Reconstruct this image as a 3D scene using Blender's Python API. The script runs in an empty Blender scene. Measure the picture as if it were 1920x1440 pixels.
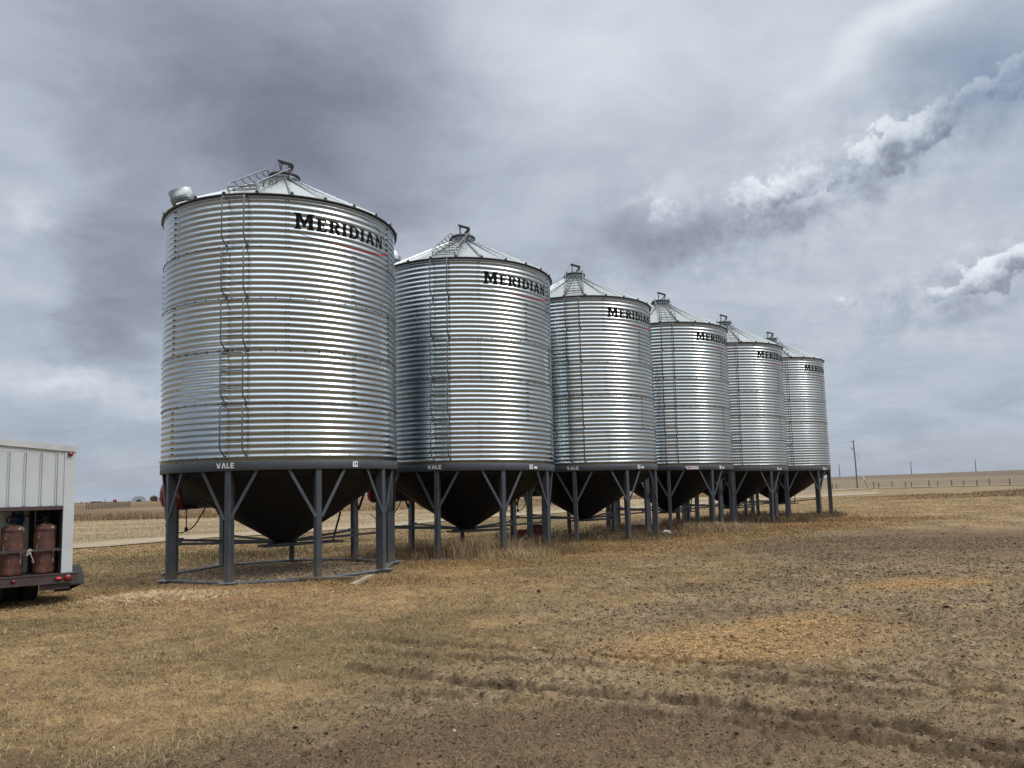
import bpy, bmesh, math, random
import numpy as np
from mathutils import Matrix, Vector
R = math.radians
random.seed(7); rng = np.random.default_rng(11)
SC = bpy.context.scene
COL = SC.collection

# ------------------------------------------------------------------ camera
cd = bpy.data.cameras.new("camera"); cam = bpy.data.objects.new("camera", cd); COL.objects.link(cam)
CAMH = 1.4035
cd.sensor_width = 36.0; cd.lens = 1455.76/1920*36; cd.clip_start = 0.05; cd.clip_end = 9000
cd.shift_x = -29.54/1920; cd.shift_y = 49.67/1920
cam.matrix_world = (Matrix.Translation((0, 0, CAMH)) @ Matrix.Rotation(R(90+5.833), 4, 'X') @ Matrix.Rotation(R(-1.487), 4, 'Z'))
SC.camera = cam

# ------------------------------------------------------------------ world
SUN_AZ, SUN_EL = R(-14), R(47)             # direction towards the sun: az measured from +X
w = bpy.data.worlds.new("World"); SC.world = w; w.use_nodes = True
nt = w.node_tree; nt.nodes.clear()
def N(t, **k):
    n = nt.nodes.new(t)
    for a, b in k.items(): setattr(n, a, b)
    return n
def L(a, b): nt.links.new(a, b)
def M(op, a, b=None, c=None, clamp=False):
    n = N('ShaderNodeMath', operation=op); n.use_clamp = clamp
    for i, v in enumerate((a, b, c)):
        if v is None: continue
        if isinstance(v, (int, float)): n.inputs[i].default_value = v
        else: L(v, n.inputs[i])
    return n.outputs[0]
def VM(op, a, b=None):
    n = N('ShaderNodeVectorMath', operation=op)
    for i, v in enumerate((a, b)):
        if v is None: continue
        if isinstance(v, (tuple, list)): n.inputs[i].default_value = v
        else: L(v, n.inputs[i])
    return n.outputs['Value'] if op in ('LENGTH', 'DOT_PRODUCT') else n.outputs[0]
def noise(vec, scale, detail=5, rough=0.55, dist=0.0, lac=2.0):
    n = N('ShaderNodeTexNoise'); n.inputs['Scale'].default_value = scale; n.inputs['Detail'].default_value = detail
    n.inputs['Roughness'].default_value = rough; n.inputs['Distortion'].default_value = dist; n.inputs['Lacunarity'].default_value = lac
    L(vec, n.inputs['Vector']); return n
tc = N('ShaderNodeTexCoord'); D = VM('NORMALIZE', tc.outputs['Generated'])
sp = N('ShaderNodeSeparateXYZ'); L(D, sp.inputs[0])
az = M('MULTIPLY', M('ARCTAN2', sp.outputs[0], sp.outputs[1]), 57.29578)
el = M('MULTIPLY', M('ARCSINE', sp.outputs[2]), 57.29578)
zz = M('ADD', M('MAXIMUM', sp.outputs[2], 0.0), 0.27)
cp = N('ShaderNodeCombineXYZ'); L(M('DIVIDE', sp.outputs[0], zz), cp.inputs[0]); L(M('DIVIDE', sp.outputs[1], zz), cp.inputs[1])
plane = cp.outputs[0]
cb = N('ShaderNodeCombineXYZ'); L(az, cb.inputs[0]); L(el, cb.inputs[1])
wn = noise(plane, 1.1, 3, 0.55); wn2 = noise(plane, 4.5, 5, 0.6); wn3 = noise(D, 34.0, 5, 0.62)
def off(n, amp): return VM('MULTIPLY', VM('SUBTRACT', n.outputs['Color'], (.5, .5, .5)), (amp*1.4, amp*.8, 0))
AE = VM('ADD', VM('ADD', cb.outputs[0], off(wn, 14.0)), off(wn2, 5.0))
wn4 = noise(D, 14.0, 5, 0.6)
AEs = VM('ADD', VM('ADD', cb.outputs[0], off(wn4, 5.0)), off(wn3, 2.6))
def blob(vec, a, e, sx, sy, rot):
    m = N('ShaderNodeMapping', vector_type='TEXTURE'); L(vec, m.inputs['Vector'])
    m.inputs['Location'].default_value = (a, e, 0); m.inputs['Rotation'].default_value = (0, 0, R(rot)); m.inputs['Scale'].default_value = (sx, sy, 1)
    return M('EXPONENT', M('MULTIPLY', VM('DOT_PRODUCT', m.outputs[0], m.outputs[0]), -1.0))
SOFT = [(-18.6,25.5,13.5,6.2,-8,-.355),(-29.2,15.7,5.5,6.0,0,-.20),(-12,29.9,7.7,4.1,0,-.06),(-25.6,12.3,4.6,3.0,0,-.13),(-31.1,8.5,7.4,1.5,-8,.07),
 (-33,12.6,3.1,2.2,0,.06),(-31,3.7,10,2.6,0,-.09),(-33.8,20.8,3.1,4.1,0,.06),(7.3,29.9,9.2,3.4,8,.16),(-3.8,31.8,5.4,2.2,0,.05),
 (8.4,17.8,4.8,2.3,5,-.15),(29.2,28.6,6.5,1.0,18,.22),(15.5,18.6,7.3,1.7,14,-.12),(30.3,11.4,6.2,1.1,10,-.07),(26.2,6.3,12.3,2.2,4,-.05),
 (20.7,25.9,9.6,3,0,.03),(40,40,60,14,0,.05)]
PUFF = [(9.5,20.4,3.2,.6,8,.10),(18.4,20.7,6.5,.6,14,.10),(22.5,18.6,5,.7,20,-.08),(-33,17.5,2.0,1.2,0,.16),(-30,7.2,6,.6,-6,.12)]
V = None
for s in SOFT:
    t = M('MULTIPLY', blob(AE, *s[:5]), s[5]); V = t if V is None else M('ADD', V, t)
for s in PUFF: V = M('ADD', V, M('MULTIPLY', blob(AEs, *s[:5]), s[5]))
pm = M('ADD', blob(cb.outputs[0], 24, 20.5, 16, 3.6, 17), blob(cb.outputs[0], 31, 12.5, 9, 2.6, 12), clamp=True)
fb = noise(plane, 3.0, 8, 0.62, 0.5); st = N('ShaderNodeMapping'); L(plane, st.inputs['Vector'])
st.inputs['Rotation'].default_value = (0, 0, R(35)); st.inputs['Scale'].default_value = (1.0, 3.2, 1)
fs = noise(st.outputs[0], 2.4, 6, 0.62, 0.6)
big = noise(plane, 0.55, 3, 0.5)
V = M('ADD', V, 0.515)
V = M('ADD', V, M('MULTIPLY', M('SUBTRACT', fb.outputs['Fac'], 0.5), 0.38))
V = M('ADD', V, M('MULTIPLY', M('SUBTRACT', fs.outputs['Fac'], 0.5), 0.12))
V = M('ADD', V, M('MULTIPLY', M('SUBTRACT', big.outputs['Fac'], 0.5), 0.12))
V = M('ADD', V, M('MULTIPLY', M('MULTIPLY', M('SUBTRACT', wn3.outputs['Fac'], 0.5), pm), 0.70))
# ragged cumulus banks, bright on top and grey below
BANK = [(27.2,21.9,4.6,1.5,22,1.0),(33.2,24.4,3.6,1.1,20,.9),(18.6,19.9,5.2,1.3,14,.85),(31.8,13.1,4.4,1.2,14,.95),(22.5,12.2,2.2,.8,8,.55),(10.5,19.6,3.0,1.2,8,.6)]
den = None; upb = None
for b_ in BANK:
    t = M('MULTIPLY', blob(AEs, *b_[:5]), b_[5]); den = t if den is None else M('MAXIMUM', den, t)
    u = M('MULTIPLY', M('SUBTRACT', blob(AEs, b_[0]-.2, b_[1]+.9, *b_[2:5]), blob(AEs, b_[0]+.2, b_[1]-.9, *b_[2:5])), b_[5]); upb = u if upb is None else M('ADD', upb, u)
wn5 = noise(D, 52.0, 6, 0.62)
cmk = N('ShaderNodeMapRange', interpolation_type='SMOOTHSTEP'); L(M('ADD', den, M('MULTIPLY', M('SUBTRACT', wn3.outputs['Fac'], 0.5), 1.5)), cmk.inputs[0])
cmk.inputs[1].default_value = .40; cmk.inputs[2].default_value = .66
Vc = M('ADD', M('ADD', 0.56, M('MULTIPLY', upb, 0.42)), M('MULTIPLY', M('SUBTRACT', wn5.outputs['Fac'], 0.5), 0.8))
fac = M('MULTIPLY', cmk.outputs[0], 0.80)
V = M('ADD', M('MULTIPLY', V, M('SUBTRACT', 1.0, fac)), M('MULTIPLY', Vc, fac))
# thin cloud glows round the hidden sun
sd = Vector((math.cos(SUN_EL)*math.cos(SUN_AZ), math.cos(SUN_EL)*math.sin(SUN_AZ), math.sin(SUN_EL)))
sdot = M('MAXIMUM', VM('DOT_PRODUCT', D, tuple(sd)), 0.0)
glow = M('ADD', M('MULTIPLY', M('POWER', sdot, 14.0), 1.5), M('MULTIPLY', M('POWER', sdot, 3.0), 0.16))
rp = N('ShaderNodeValToRGB'); L(V, rp.inputs[0]); cr = rp.color_ramp
cr.elements[0].position = 0.10; cr.elements[0].color = (.158, .178, .222, 1)
cr.elements[1].position = 0.90; cr.elements[1].color = (.86, .91, .95, 1)
for p_, c_ in ((.22, (.236, .260, .332, 1)), (.36, (.345, .383, .463, 1)), (.50, (.485, .535, .615, 1)), (.68, (.67, .73, .79, 1))):
    e = cr.elements.new(p_); e.color = c_
gc = N('ShaderNodeVectorMath', operation='SCALE'); gc.inputs[0].default_value = (1.0, .98, .93); L(glow, gc.inputs['Scale'])
hz = M('MULTIPLY', M('POWER', M('SUBTRACT', 1.0, M('MAXIMUM', M('MINIMUM', sp.outputs[2], 1.0), 0.0)), 14.0), 0.55)
mh = N('ShaderNodeMixRGB'); L(hz, mh.inputs[0]); L(rp.outputs[0], mh.inputs[1]); mh.inputs[2].default_value = (.385, .455, .57, 1)
zb = N('ShaderNodeMapRange', interpolation_type='SMOOTHSTEP'); L(sp.outputs[2], zb.inputs[0]); zb.inputs[1].default_value = .54; zb.inputs[2].default_value = .86; zb.inputs[3].default_value = 0; zb.inputs[4].default_value = 2.3
zs = N('ShaderNodeVectorMath', operation='SCALE'); zs.inputs[0].default_value = (1.0, .985, .945); L(zb.outputs[0], zs.inputs['Scale'])   # overcast sky is brightest overhead
cc = VM('ADD', VM('ADD', mh.outputs[0], gc.outputs[0]), zs.outputs[0])
sky = N('ShaderNodeTexSky', sky_type='NISHITA', sun_disc=False, sun_elevation=SUN_EL, sun_rotation=R(90)-SUN_AZ)
sky.air_density = 1.0; sky.dust_density = 1.5
bs = N('ShaderNodeBackground'); L(sky.outputs[0], bs.inputs[0]); bs.inputs[1].default_value = 0.09
bc = N('ShaderNodeBackground'); L(cc, bc.inputs[0]); bc.inputs[1].default_value = 1.0
hole = None
for a in [(32.6,25,6.5,3.2,10,.62),(33.1,16.3,2.3,1.5,0,.25),(-27,2.7,11.6,2.2,0,.15),(27.4,1.3,11.6,1.9,0,.18)]:
    t = M('MULTIPLY', blob(AE, *a[:5]), a[5]); hole = t if hole is None else M('ADD', hole, t)
cov = M('SUBTRACT', 0.96, hole, clamp=True)
mx = N('ShaderNodeMixShader'); L(cov, mx.inputs[0]); L(bs.outputs[0], mx.inputs[1]); L(bc.outputs[0], mx.inputs[2])
wo = N('ShaderNodeOutputWorld'); L(mx.outputs[0], wo.inputs[0])
w.cycles.sampling_method = 'MANUAL'; w.cycles.sample_map_resolution = 512

# ------------------------------------------------------------------ sun
sl = bpy.data.lights.new("sun", 'SUN'); sl.energy = 1.35; sl.angle = R(16); sl.color = (1.0, .955, .88)
so = bpy.data.objects.new("sun", sl); COL.objects.link(so)
so.rotation_euler = Vector(sd).to_track_quat('Z', 'Y').to_euler()
SC.view_settings.view_transform = 'Standard'; SC.view_settings.look = 'None'
SC.view_settings.exposure = 0.0; SC.view_settings.gamma = 1.0
SC.render.engine = 'CYCLES'; SC.cycles.use_denoising = True; SC.cycles.max_bounces = 6; SC.cycles.glossy_bounces = 4
SC.cycles.use_adaptive_sampling = False

# ------------------------------------------------------------------ materials
def mat(name): 
    m = bpy.data.materials.new(name); m.use_nodes = True; return m, m.node_tree, m.node_tree.nodes['Principled BSDF']
class G:
    def __init__(s, t): s.t = t
    def n(s, ty, **k):
        n = s.t.nodes.new(ty)
        for a, b in k.items(): setattr(n, a, b)
        return n
    def l(s, a, b): s.t.links.new(a, b)
    def noise(s, vec, sc, det=4, ro=.55):
        n = s.n('ShaderNodeTexNoise'); n.inputs['Scale'].default_value = sc; n.inputs['Detail'].default_value = det; n.inputs['Roughness'].default_value = ro
        if vec is not None: s.l(vec, n.inputs['Vector'])
        return n
    def ramp(s, fac, pts):
        r = s.n('ShaderNodeValToRGB'); s.l(fac, r.inputs[0]); e = r.color_ramp.elements
        e[0].position, e[0].color = pts[0][0], (*pts[0][1], 1); e[1].position, e[1].color = pts[-1][0], (*pts[-1][1], 1)
        for p_, c_ in pts[1:-1]: q_ = e.new(p_); q_.color = (*c_, 1)
        return r.outputs[0]
    def math(s, op, a, b=None, cl=False):
        n = s.n('ShaderNodeMath', operation=op); n.use_clamp = cl
        for i, v in enumerate((a, b)):
            if v is None: continue
            if isinstance(v, (int, float)): n.inputs[i].default_value = v
            else: s.l(v, n.inputs[i])
        return n.outputs[0]
    def mix(s, f, a, b, mode='MIX'):
        n = s.n('ShaderNodeMixRGB', blend_type=mode)
        for i, v in enumerate((f, a, b)):
            if isinstance(v, (int, float)): n.inputs[i].default_value = v
            elif isinstance(v, tuple): n.inputs[i].default_value = (*v, 1)
            else: s.l(v, n.inputs[i])
        return n.outputs[0]
    def bump(s, h, strength, dist, bsdf):
        b = s.n('ShaderNodeBump'); b.inputs['Strength'].default_value = strength; b.inputs['Distance'].default_value = dist
        s.l(h, b.inputs['Height']); s.l(b.outputs[0], bsdf.inputs['Normal'])
def simple(name, col, rough=.6, metal=0, var=.25, scale=6, bump=0, col2=None, det=5):
    m, t, b = mat(name); g = G(t); tc = g.n('ShaderNodeTexCoord').outputs['Object']
    n = g.noise(tc, scale, det, .6)
    c2 = col2 or tuple(c*(1-var) for c in col); c1 = col if col2 else tuple(min(1, c*(1+var*.6)) for c in col)
    g.l(g.ramp(n.outputs[0], [(.35, c2), (.65, c1)]), b.inputs['Base Color'])
    b.inputs['Roughness'].default_value = rough; b.inputs['Metallic'].default_value = metal
    if bump: g.bump(g.noise(tc, scale*6, 4).outputs[0], .5, bump, b)
    return m

# galvanised sheet: spangle, sheet to sheet tint, faint vertical wash marks
def galv(name, base, rlo, rhi, panel=False, metal=1.0):
    m, t, b = mat(name); g = G(t); tc = g.n('ShaderNodeTexCoord').outputs['Object']
    oi = g.n('ShaderNodeObjectInfo'); ad = g.n('ShaderNodeVectorMath', operation='ADD'); g.l(tc, ad.inputs[0])
    sc_ = g.n('ShaderNodeVectorMath', operation='SCALE'); sc_.inputs[0].default_value = (37, 11, 5); g.l(oi.outputs['Random'], sc_.inputs['Scale']); g.l(sc_.outputs[0], ad.inputs[1])
    vec = ad.outputs[0]
    vo = g.n('ShaderNodeTexVoronoi'); vo.inputs['Scale'].default_value = 38; g.l(vec, vo.inputs['Vector'])
    mp = g.n('ShaderNodeMapping'); mp.inputs['Scale'].default_value = (7, 7, .35); g.l(vec, mp.inputs['Vector'])
    sk = g.noise(mp.outputs[0], 1.0, 6, .6); pt = g.noise(vec, 1.3, 5, .6)
    sv = g.n('ShaderNodeSeparateColor'); g.l(vo.outputs['Color'], sv.inputs[0])
    k = g.math('ADD', g.math('MULTIPLY', sv.outputs[0], .10), g.math('MULTIPLY', sk.outputs[0], .22))
    k = g.math('ADD', k, g.math('MULTIPLY', pt.outputs[0], .22))
    if panel:
        at = g.n('ShaderNodeAttribute', attribute_name='panel'); k = g.math('ADD', k, g.math('MULTIPLY', at.outputs['Fac'], .30))
    k = g.math('ADD', k, g.math('ADD', .60, g.math('MULTIPLY', oi.outputs['Random'], .16)))
    g.l(g.mix(1.0, base, k, 'MULTIPLY'), b.inputs['Base Color'])
    r = g.math('ADD', g.math('MULTIPLY', pt.outputs[0], (rhi-rlo)*1.4), g.math('MULTIPLY', sv.outputs[1], .06))
    if panel: r = g.math('ADD', r, g.math('MULTIPLY', at.outputs['Fac'], -.07))
    g.l(g.math('ADD', r, rlo-.02), b.inputs['Roughness']); b.inputs['Metallic'].default_value = metal
    return m
M_WALL = galv("galvanised_wall", (.335, .376, .402), .18, .30, True)
M_ROOF = galv("galvanised_roof", (.25, .275, .285), .34, .48, metal=.85)
M_GALV = galv("galvanised_trim", (.26, .285, .30), .22, .36)
M_PIPE = simple("galvanised_tube", (.15, .165, .175), .42, .85, .2, 9)
def steel():
    m, t, b = mat("grey_painted_steel"); g = G(t); tc = g.n('ShaderNodeTexCoord').outputs['Object']
    n = g.noise(tc, 3.0, 6, .6); n2 = g.noise(tc, 17, 6, .7); base = g.ramp(n.outputs[0], [(.35, (.030, .037, .047)), (.65, (.046, .055, .069))])
    sx = g.n('ShaderNodeSeparateXYZ'); g.l(tc, sx.inputs[0])
    lo = g.math('SUBTRACT', 1.0, g.math('MULTIPLY', sx.outputs[2], 2.2), True)
    f = g.math('MULTIPLY', g.math('SUBTRACT', g.math('ADD', n2.outputs[0], g.math('MULTIPLY', lo, .45)), .60), 5, True)
    g.l(g.mix(g.math('MULTIPLY', f, .55), base, (.12, .092, .065)), b.inputs['Base Color'])
    g.l(g.math('ADD', .36, g.math('MULTIPLY', n2.outputs[0], .25)), b.inputs['Roughness']); return m
M_STEEL = steel()
M_CONE = simple("dark_painted_hopper", (.0062, .0068, .0078), .55, 0, .3, 1.4)
M_CONE.node_tree.nodes["Principled BSDF"].inputs["Specular IOR Level"].default_value = .22
M_BLACK = simple("black_metal", (.018, .018, .020), .5, 0, .3, 8)
M_BOLT = simple("bolt_steel", (.05, .052, .055), .45, .6, .3, 30)
M_DECALK = simple("black_decal", (.008, .008, .009), .7, 0, .3, 14)
M_DECALK.node_tree.nodes["Principled BSDF"].inputs["Specular IOR Level"].default_value = .06
M_DECALR = simple("red_decal", (.26, .018, .03), .4, 0, .2, 14)
M_WHITE = simple("white_decal", (.62, .63, .65), .5, 0, .12, 20)
M_GREYTXT = simple("grey_print", (.10, .10, .12), .5, 0, .2, 30)
M_SKID = simple("weathered_skid_steel", (.17, .185, .20), .55, .3, .35, 7, .001)
M_FANRED = simple("red_fan_paint", (.19, .010, .018), .35, 0, .2, 8)
M_FANBLK = simple("black_fan_tube", (.014, .016, .022), .42, 0, .3, 5)
M_RUBBER = simple("black_rubber", (.014, .014, .015), .75, 0, .3, 12)
M_WOOD = simple("weathered_board", (.27, .215, .15), .85, 0, .35, 14, .002)
M_DARKWOOD = simple("old_dark_board", (.13, .10, .075), .9, 0, .35, 14, .002)
M_TRWHITE = simple("white_trailer_sheet", (.43, .46, .475), .38, 0, .10, 1.6)
M_TRTRIM = simple("white_trailer_trim", (.42, .44, .44), .4, 0, .12, 3)
M_TRFRAME = simple("grimy_trailer_steel", (.060, .036, .034), .6, 0, .4, 5, .002, col2=(.028, .022, .022))
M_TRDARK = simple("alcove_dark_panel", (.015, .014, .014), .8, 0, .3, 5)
M_LENS = simple("red_lamp_lens", (.17, .008, .014), .18, 0, .15, 25)
M_LENSB = simple("bright_red_reflector", (.42, .015, .03), .2, 0, .15, 25)
M_BLUE = simple("blue_regulator_paint", (.02, .05, .12), .4, 0, .3, 20)
M_RAG = simple("dirty_rag", (.33, .28, .25), .95, 0, .3, 20)
M_POLE = simple("weathered_pole_wood", (.14, .115, .10), .9, 0, .3, 3)
M_POST = simple("fence_post_wood", (.11, .085, .065), .9, 0, .3, 3)
M_WIRE = simple("wire", (.10, .10, .11), .6, .4, .2, 3)
M_STONE = simple("white_stone", (.62, .60, .56), .8, 0, .2, 20, .004)
M_SHEDM = simple("shed_metal", (.27, .31, .34), .5, .3, .15, .6)
M_SHEDD = simple("shed_opening", (.05, .055, .065), .8, 0, .2, .6)
M_SHEDR = simple("red_shed_wall", (.20, .03, .035), .7, 0, .2, .6)
M_SHEDW = simple("grey_building_wall", (.20, .19, .19), .7, 0, .3, .4)
M_SHEDG = simple("dark_building_panel", (.05, .045, .05), .8, 0, .3, .4)
M_BUSH = simple("bare_bush_twigs", (.15, .115, .085), .95, 0, .35, .5)
M_TOOL = simple("red_box_paint", (.16, .014, .018), .5, 0, .3, 6)
# rusty cylinder
def rusty():
    m, t, b = mat("rusty_cylinder"); g = G(t); tc = g.n('ShaderNodeTexCoord').outputs['Object']
    a = g.noise(tc, 5, 8, .7); mp = g.n('ShaderNodeMapping'); mp.inputs['Scale'].default_value = (16, 16, 4); g.l(tc, mp.inputs['Vector'])
    c = g.noise(mp.outputs[0], 1.0, 7, .72)
    rust = g.ramp(a.outputs[0], [(.36, (.030, .011, .008)), (.5, (.070, .024, .016)), (.64, (.145, .055, .034))])
    sx = g.n('ShaderNodeSeparateXYZ'); g.l(tc, sx.inputs[0])
    top = g.math('MULTIPLY', g.math('SUBTRACT', sx.outputs[2], .60, True), 1.3)
    f = g.math('MULTIPLY', g.math('SUBTRACT', g.math('ADD', c.outputs[0], top), .590), 12, True)
    g.l(g.mix(f, rust, (.36, .33, .29)), b.inputs['Base Color']); b.inputs['Roughness'].default_value = .75
    g.bump(a.outputs[0], .5, .004, b); return m
M_RUST = rusty()
# soil / grass materials driven by vertex colour
def vcol(name, rough=.95, bscale=None, bdist=.01, vary=.35, fine=60.):
    m, t, b = mat(name); g = G(t); at = g.n('ShaderNodeAttribute', attribute_name='Col')
    b.inputs['Roughness'].default_value = rough
    try: b.inputs['Specular IOR Level'].default_value = .15
    except Exception: pass
    if bscale:
        ob = g.n('ShaderNodeTexCoord').outputs['Object']
        n1 = g.noise(ob, bscale, 8, .68); n2 = g.noise(ob, fine, 5, .7); n3 = g.noise(ob, 2.2, 6, .65)
        k = g.math('ADD', g.math('MULTIPLY', g.math('SUBTRACT', n1.outputs[0], .5), vary*2.4), g.math('MULTIPLY', g.math('SUBTRACT', n2.outputs[0], .5), vary*2.4))
        k = g.math('ADD', k, g.math('MULTIPLY', g.math('SUBTRACT', n3.outputs[0], .5), vary*.8))
        k = g.math('MAXIMUM', g.math('ADD', k, 1.0), .25)
        g.l(g.mix(1.0, at.outputs['Color'], k, 'MULTIPLY'), b.inputs['Base Color'])
        g.bump(g.math('ADD', n1.outputs[0], g.math('MULTIPLY', n2.outputs[0], .4)), .8, bdist, b)
    else: g.l(at.outputs['Color'], b.inputs['Base Color'])
    return m
M_GROUND = vcol("prairie_ground", bscale=14., bdist=.018, vary=.34, fine=75.)
M_BLADE = vcol("dry_grass_blades", .8)
M_CLOD = vcol("soil_clods", .95)

# ------------------------------------------------------------------ helpers
class MB:
    def __init__(s): s.v = []; s.f = []; s.m = []; s.sm = []
    def add(s, vs, fs, mi=0, smooth=False):
        o = len(s.v); s.v.extend([tuple(map(float, p)) for p in vs])
        for f in fs: s.f.append(tuple(i+o for i in f)); s.m.append(mi); s.sm.append(smooth)
    def box(s, c, size, mi=0, rot=None, bev=0.0):
        hx, hy, hz_ = (x/2 for x in size); P = []
        if bev <= 0:
            P = [(x, y, z) for z in (-hz_, hz_) for x, y in ((-hx, -hy), (hx, -hy), (hx, hy), (-hx, hy))]
            F = [(0, 3, 2, 1), (4, 5, 6, 7), (0, 1, 5, 4), (1, 2, 6, 5), (2, 3, 7, 6), (3, 0, 4, 7)]
        else:   # vertical edges chamfered
            b_ = bev; ring = [(-hx+b_, -hy), (hx-b_, -hy), (hx, -hy+b_), (hx, hy-b_), (hx-b_, hy), (-hx+b_, hy), (-hx, hy-b_), (-hx, -hy+b_)]
            P = [(x, y, z) for z in (-hz_, hz_) for x, y in ring]
            F = [tuple(reversed(range(8))), tuple(range(8, 16))] + [(i, (i+1) % 8, (i+1) % 8+8, i+8) for i in range(8)]
        if rot is not None: P = [rot @ Vector(p) for p in P]
        s.add([(p[0]+c[0], p[1]+c[1], p[2]+c[2]) for p in P], F, mi)
    def bar(s, a, b, wd, ht, mi=0, up=(0, 0, 1)):
        a = Vector(a); b = Vector(b); d = (b-a); l = d.length; d.normalize(); u = Vector(up)
        x = d.cross(u)
        if x.length < 1e-4: x = d.cross(Vector((1, 0, 0)))
        x.normalize(); u = x.cross(d); P = []
        for q in (a, b):
            for sx, sz in ((-1, -1), (1, -1), (1, 1), (-1, 1)): P.append(q+x*sx*wd/2+u*sz*ht/2)
        s.add(P, [(0, 1, 2, 3), (7, 6, 5, 4), (0, 4, 5, 1), (1, 5, 6, 2), (2, 6, 7, 3), (3, 7, 4, 0)], mi)
    def tube(s, pts, r, n=6, mi=0, r2=None):
        pts = [Vector(p) for p in pts]; P = []; F = []; ref = None
        for i, p in enumerate(pts):
            d = (pts[min(i+1, len(pts)-1)]-pts[max(i-1, 0)]).normalized()
            if ref is None:
                ref = d.cross(Vector((0, 0, 1)))
                if ref.length < .05: ref = d.cross(Vector((1, 0, 0)))
            x = (ref-d*ref.dot(d)).normalized(); ref = x; y = d.cross(x)
            rr = r if r2 is None else r+(r2-r)*i/(len(pts)-1)
            for k in range(n): a = 2*math.pi*k/n; P.append(p+x*math.cos(a)*rr+y*math.sin(a)*rr)
        for i in range(len(pts)-1):
            for k in range(n): F.append((i*n+k, i*n+(k+1) % n, (i+1)*n+(k+1) % n, (i+1)*n+k))
        s.add(P, F, mi, True); s.add(P[:n], [tuple(reversed(range(n)))], mi); s.add(P[-n:], [tuple(range(n))], mi)
    def lathe(s, prof, n=48, mi=0, smooth=True, M_=None, a0=0, a1=2*math.pi):
        full = abs(a1-a0-2*math.pi) < 1e-6; na = n if full else n+1; P = []
        for r, z in prof:
            for k in range(na):
                a = a0+(a1-a0)*k/n; p = Vector((r*math.cos(a), r*math.sin(a), z)); P.append(M_ @ p if M_ else p)
        F = []
        for i in range(len(prof)-1):
            for k in range(n):
                k2 = (k+1) % na; F.append((i*na+k, i*na+k2, (i+1)*na+k2, (i+1)*na+k))
        s.add(P, F, mi, smooth)
    def mesh(s, name, mats):
        me = bpy.data.meshes.new(name); me.from_pydata(s.v, [], s.f)
        for m in (mats if isinstance(mats, (list, tuple)) else [mats]): me.materials.append(m)
        me.polygons.foreach_set('material_index', s.m); me.polygons.foreach_set('use_smooth', s.sm); me.update(); return me
def link(name, data, parent=None, loc=None):
    o = bpy.data.objects.new(name, data); COL.objects.link(o)
    if parent: o.parent = parent
    if loc: o.location = loc
    return o
def part(name, mb, mats, parent): return link(name, mb.mesh(name, mats), parent)
def tag(o, label, cat, group=None):
    o['label'] = label; o['category'] = cat
    if group: o['group'] = group
    return o
def numesh(name, V_, F_, mat_, col=None, smooth=False):
    me = bpy.data.meshes.new(name); nv, nf, k = len(V_), len(F_), F_.shape[1]
    me.vertices.add(nv); me.vertices.foreach_set('co', V_.astype(np.float32).ravel())
    me.loops.add(nf*k); me.loops.foreach_set('vertex_index', F_.astype(np.int32).ravel())
    me.polygons.add(nf); me.polygons.foreach_set('loop_start', np.arange(nf, dtype=np.int32)*k); me.polygons.foreach_set('loop_total', np.full(nf, k, np.int32))
    if smooth: me.polygons.foreach_set('use_smooth', np.ones(nf, bool))
    me.update(calc_edges=True)
    if col is not None:
        a = me.attributes.new('Col', 'FLOAT_COLOR', 'POINT'); c4 = np.ones((nv, 4), np.float32); c4[:, :3] = col; a.data.foreach_set('color', c4.ravel())
    me.materials.append(mat_); return me

# numpy noise
def _h(ix, iy, s):
    n = (ix.astype(np.int64)*374761393+iy.astype(np.int64)*668265263+s*982451653) & 0xffffffff
    n = ((n ^ (n >> 13))*1274126177) & 0xffffffff
    return ((n ^ (n >> 16)) & 0xffffff)/float(0xffffff)
def vn(x, y, s=0):
    ix = np.floor(x); iy = np.floor(y); fx = x-ix; fy = y-iy; fx = fx*fx*(3-2*fx); fy = fy*fy*(3-2*fy)
    a = _h(ix, iy, s); b = _h(ix+1, iy, s); c = _h(ix, iy+1, s); d = _h(ix+1, iy+1, s)
    return (a+(b-a)*fx)*(1-fy)+(c+(d-c)*fx)*fy
def fbm(x, y, o=4, s=0, g=.5):
    t = 0; a = 1; n = 0
    for i in range(o):
        t = t+a*vn(x*2**i+17.3*i, y*2**i-9.1*i, s+i); n += a; a *= g
    return t/n
def ss(a, b, x): t = np.clip((x-a)/(b-a), 0, 1); return t*t*(3-2*t)

# ------------------------------------------------------------------ layout
BINS = [(-4.683, 14.874), (-1.548, 18.698), (1.553, 22.483), (4.656, 26.27), (7.691, 29.974), (10.759, 33.718)]
PHI = [-1.695, -1.7883, -1.7466, -1.7341, -1.759, -1.7327]
DZ = [0.0, -0.0228, 0.0023, 0.0375, 0.0185, 0.028]
TILT = [(-.003, -.0058), (.0061, .0093), (-.0075, .0005), (.0033, -.0019), (.0059, -.0022), (-.0039, .0015)]
BR = 2.134

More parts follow.
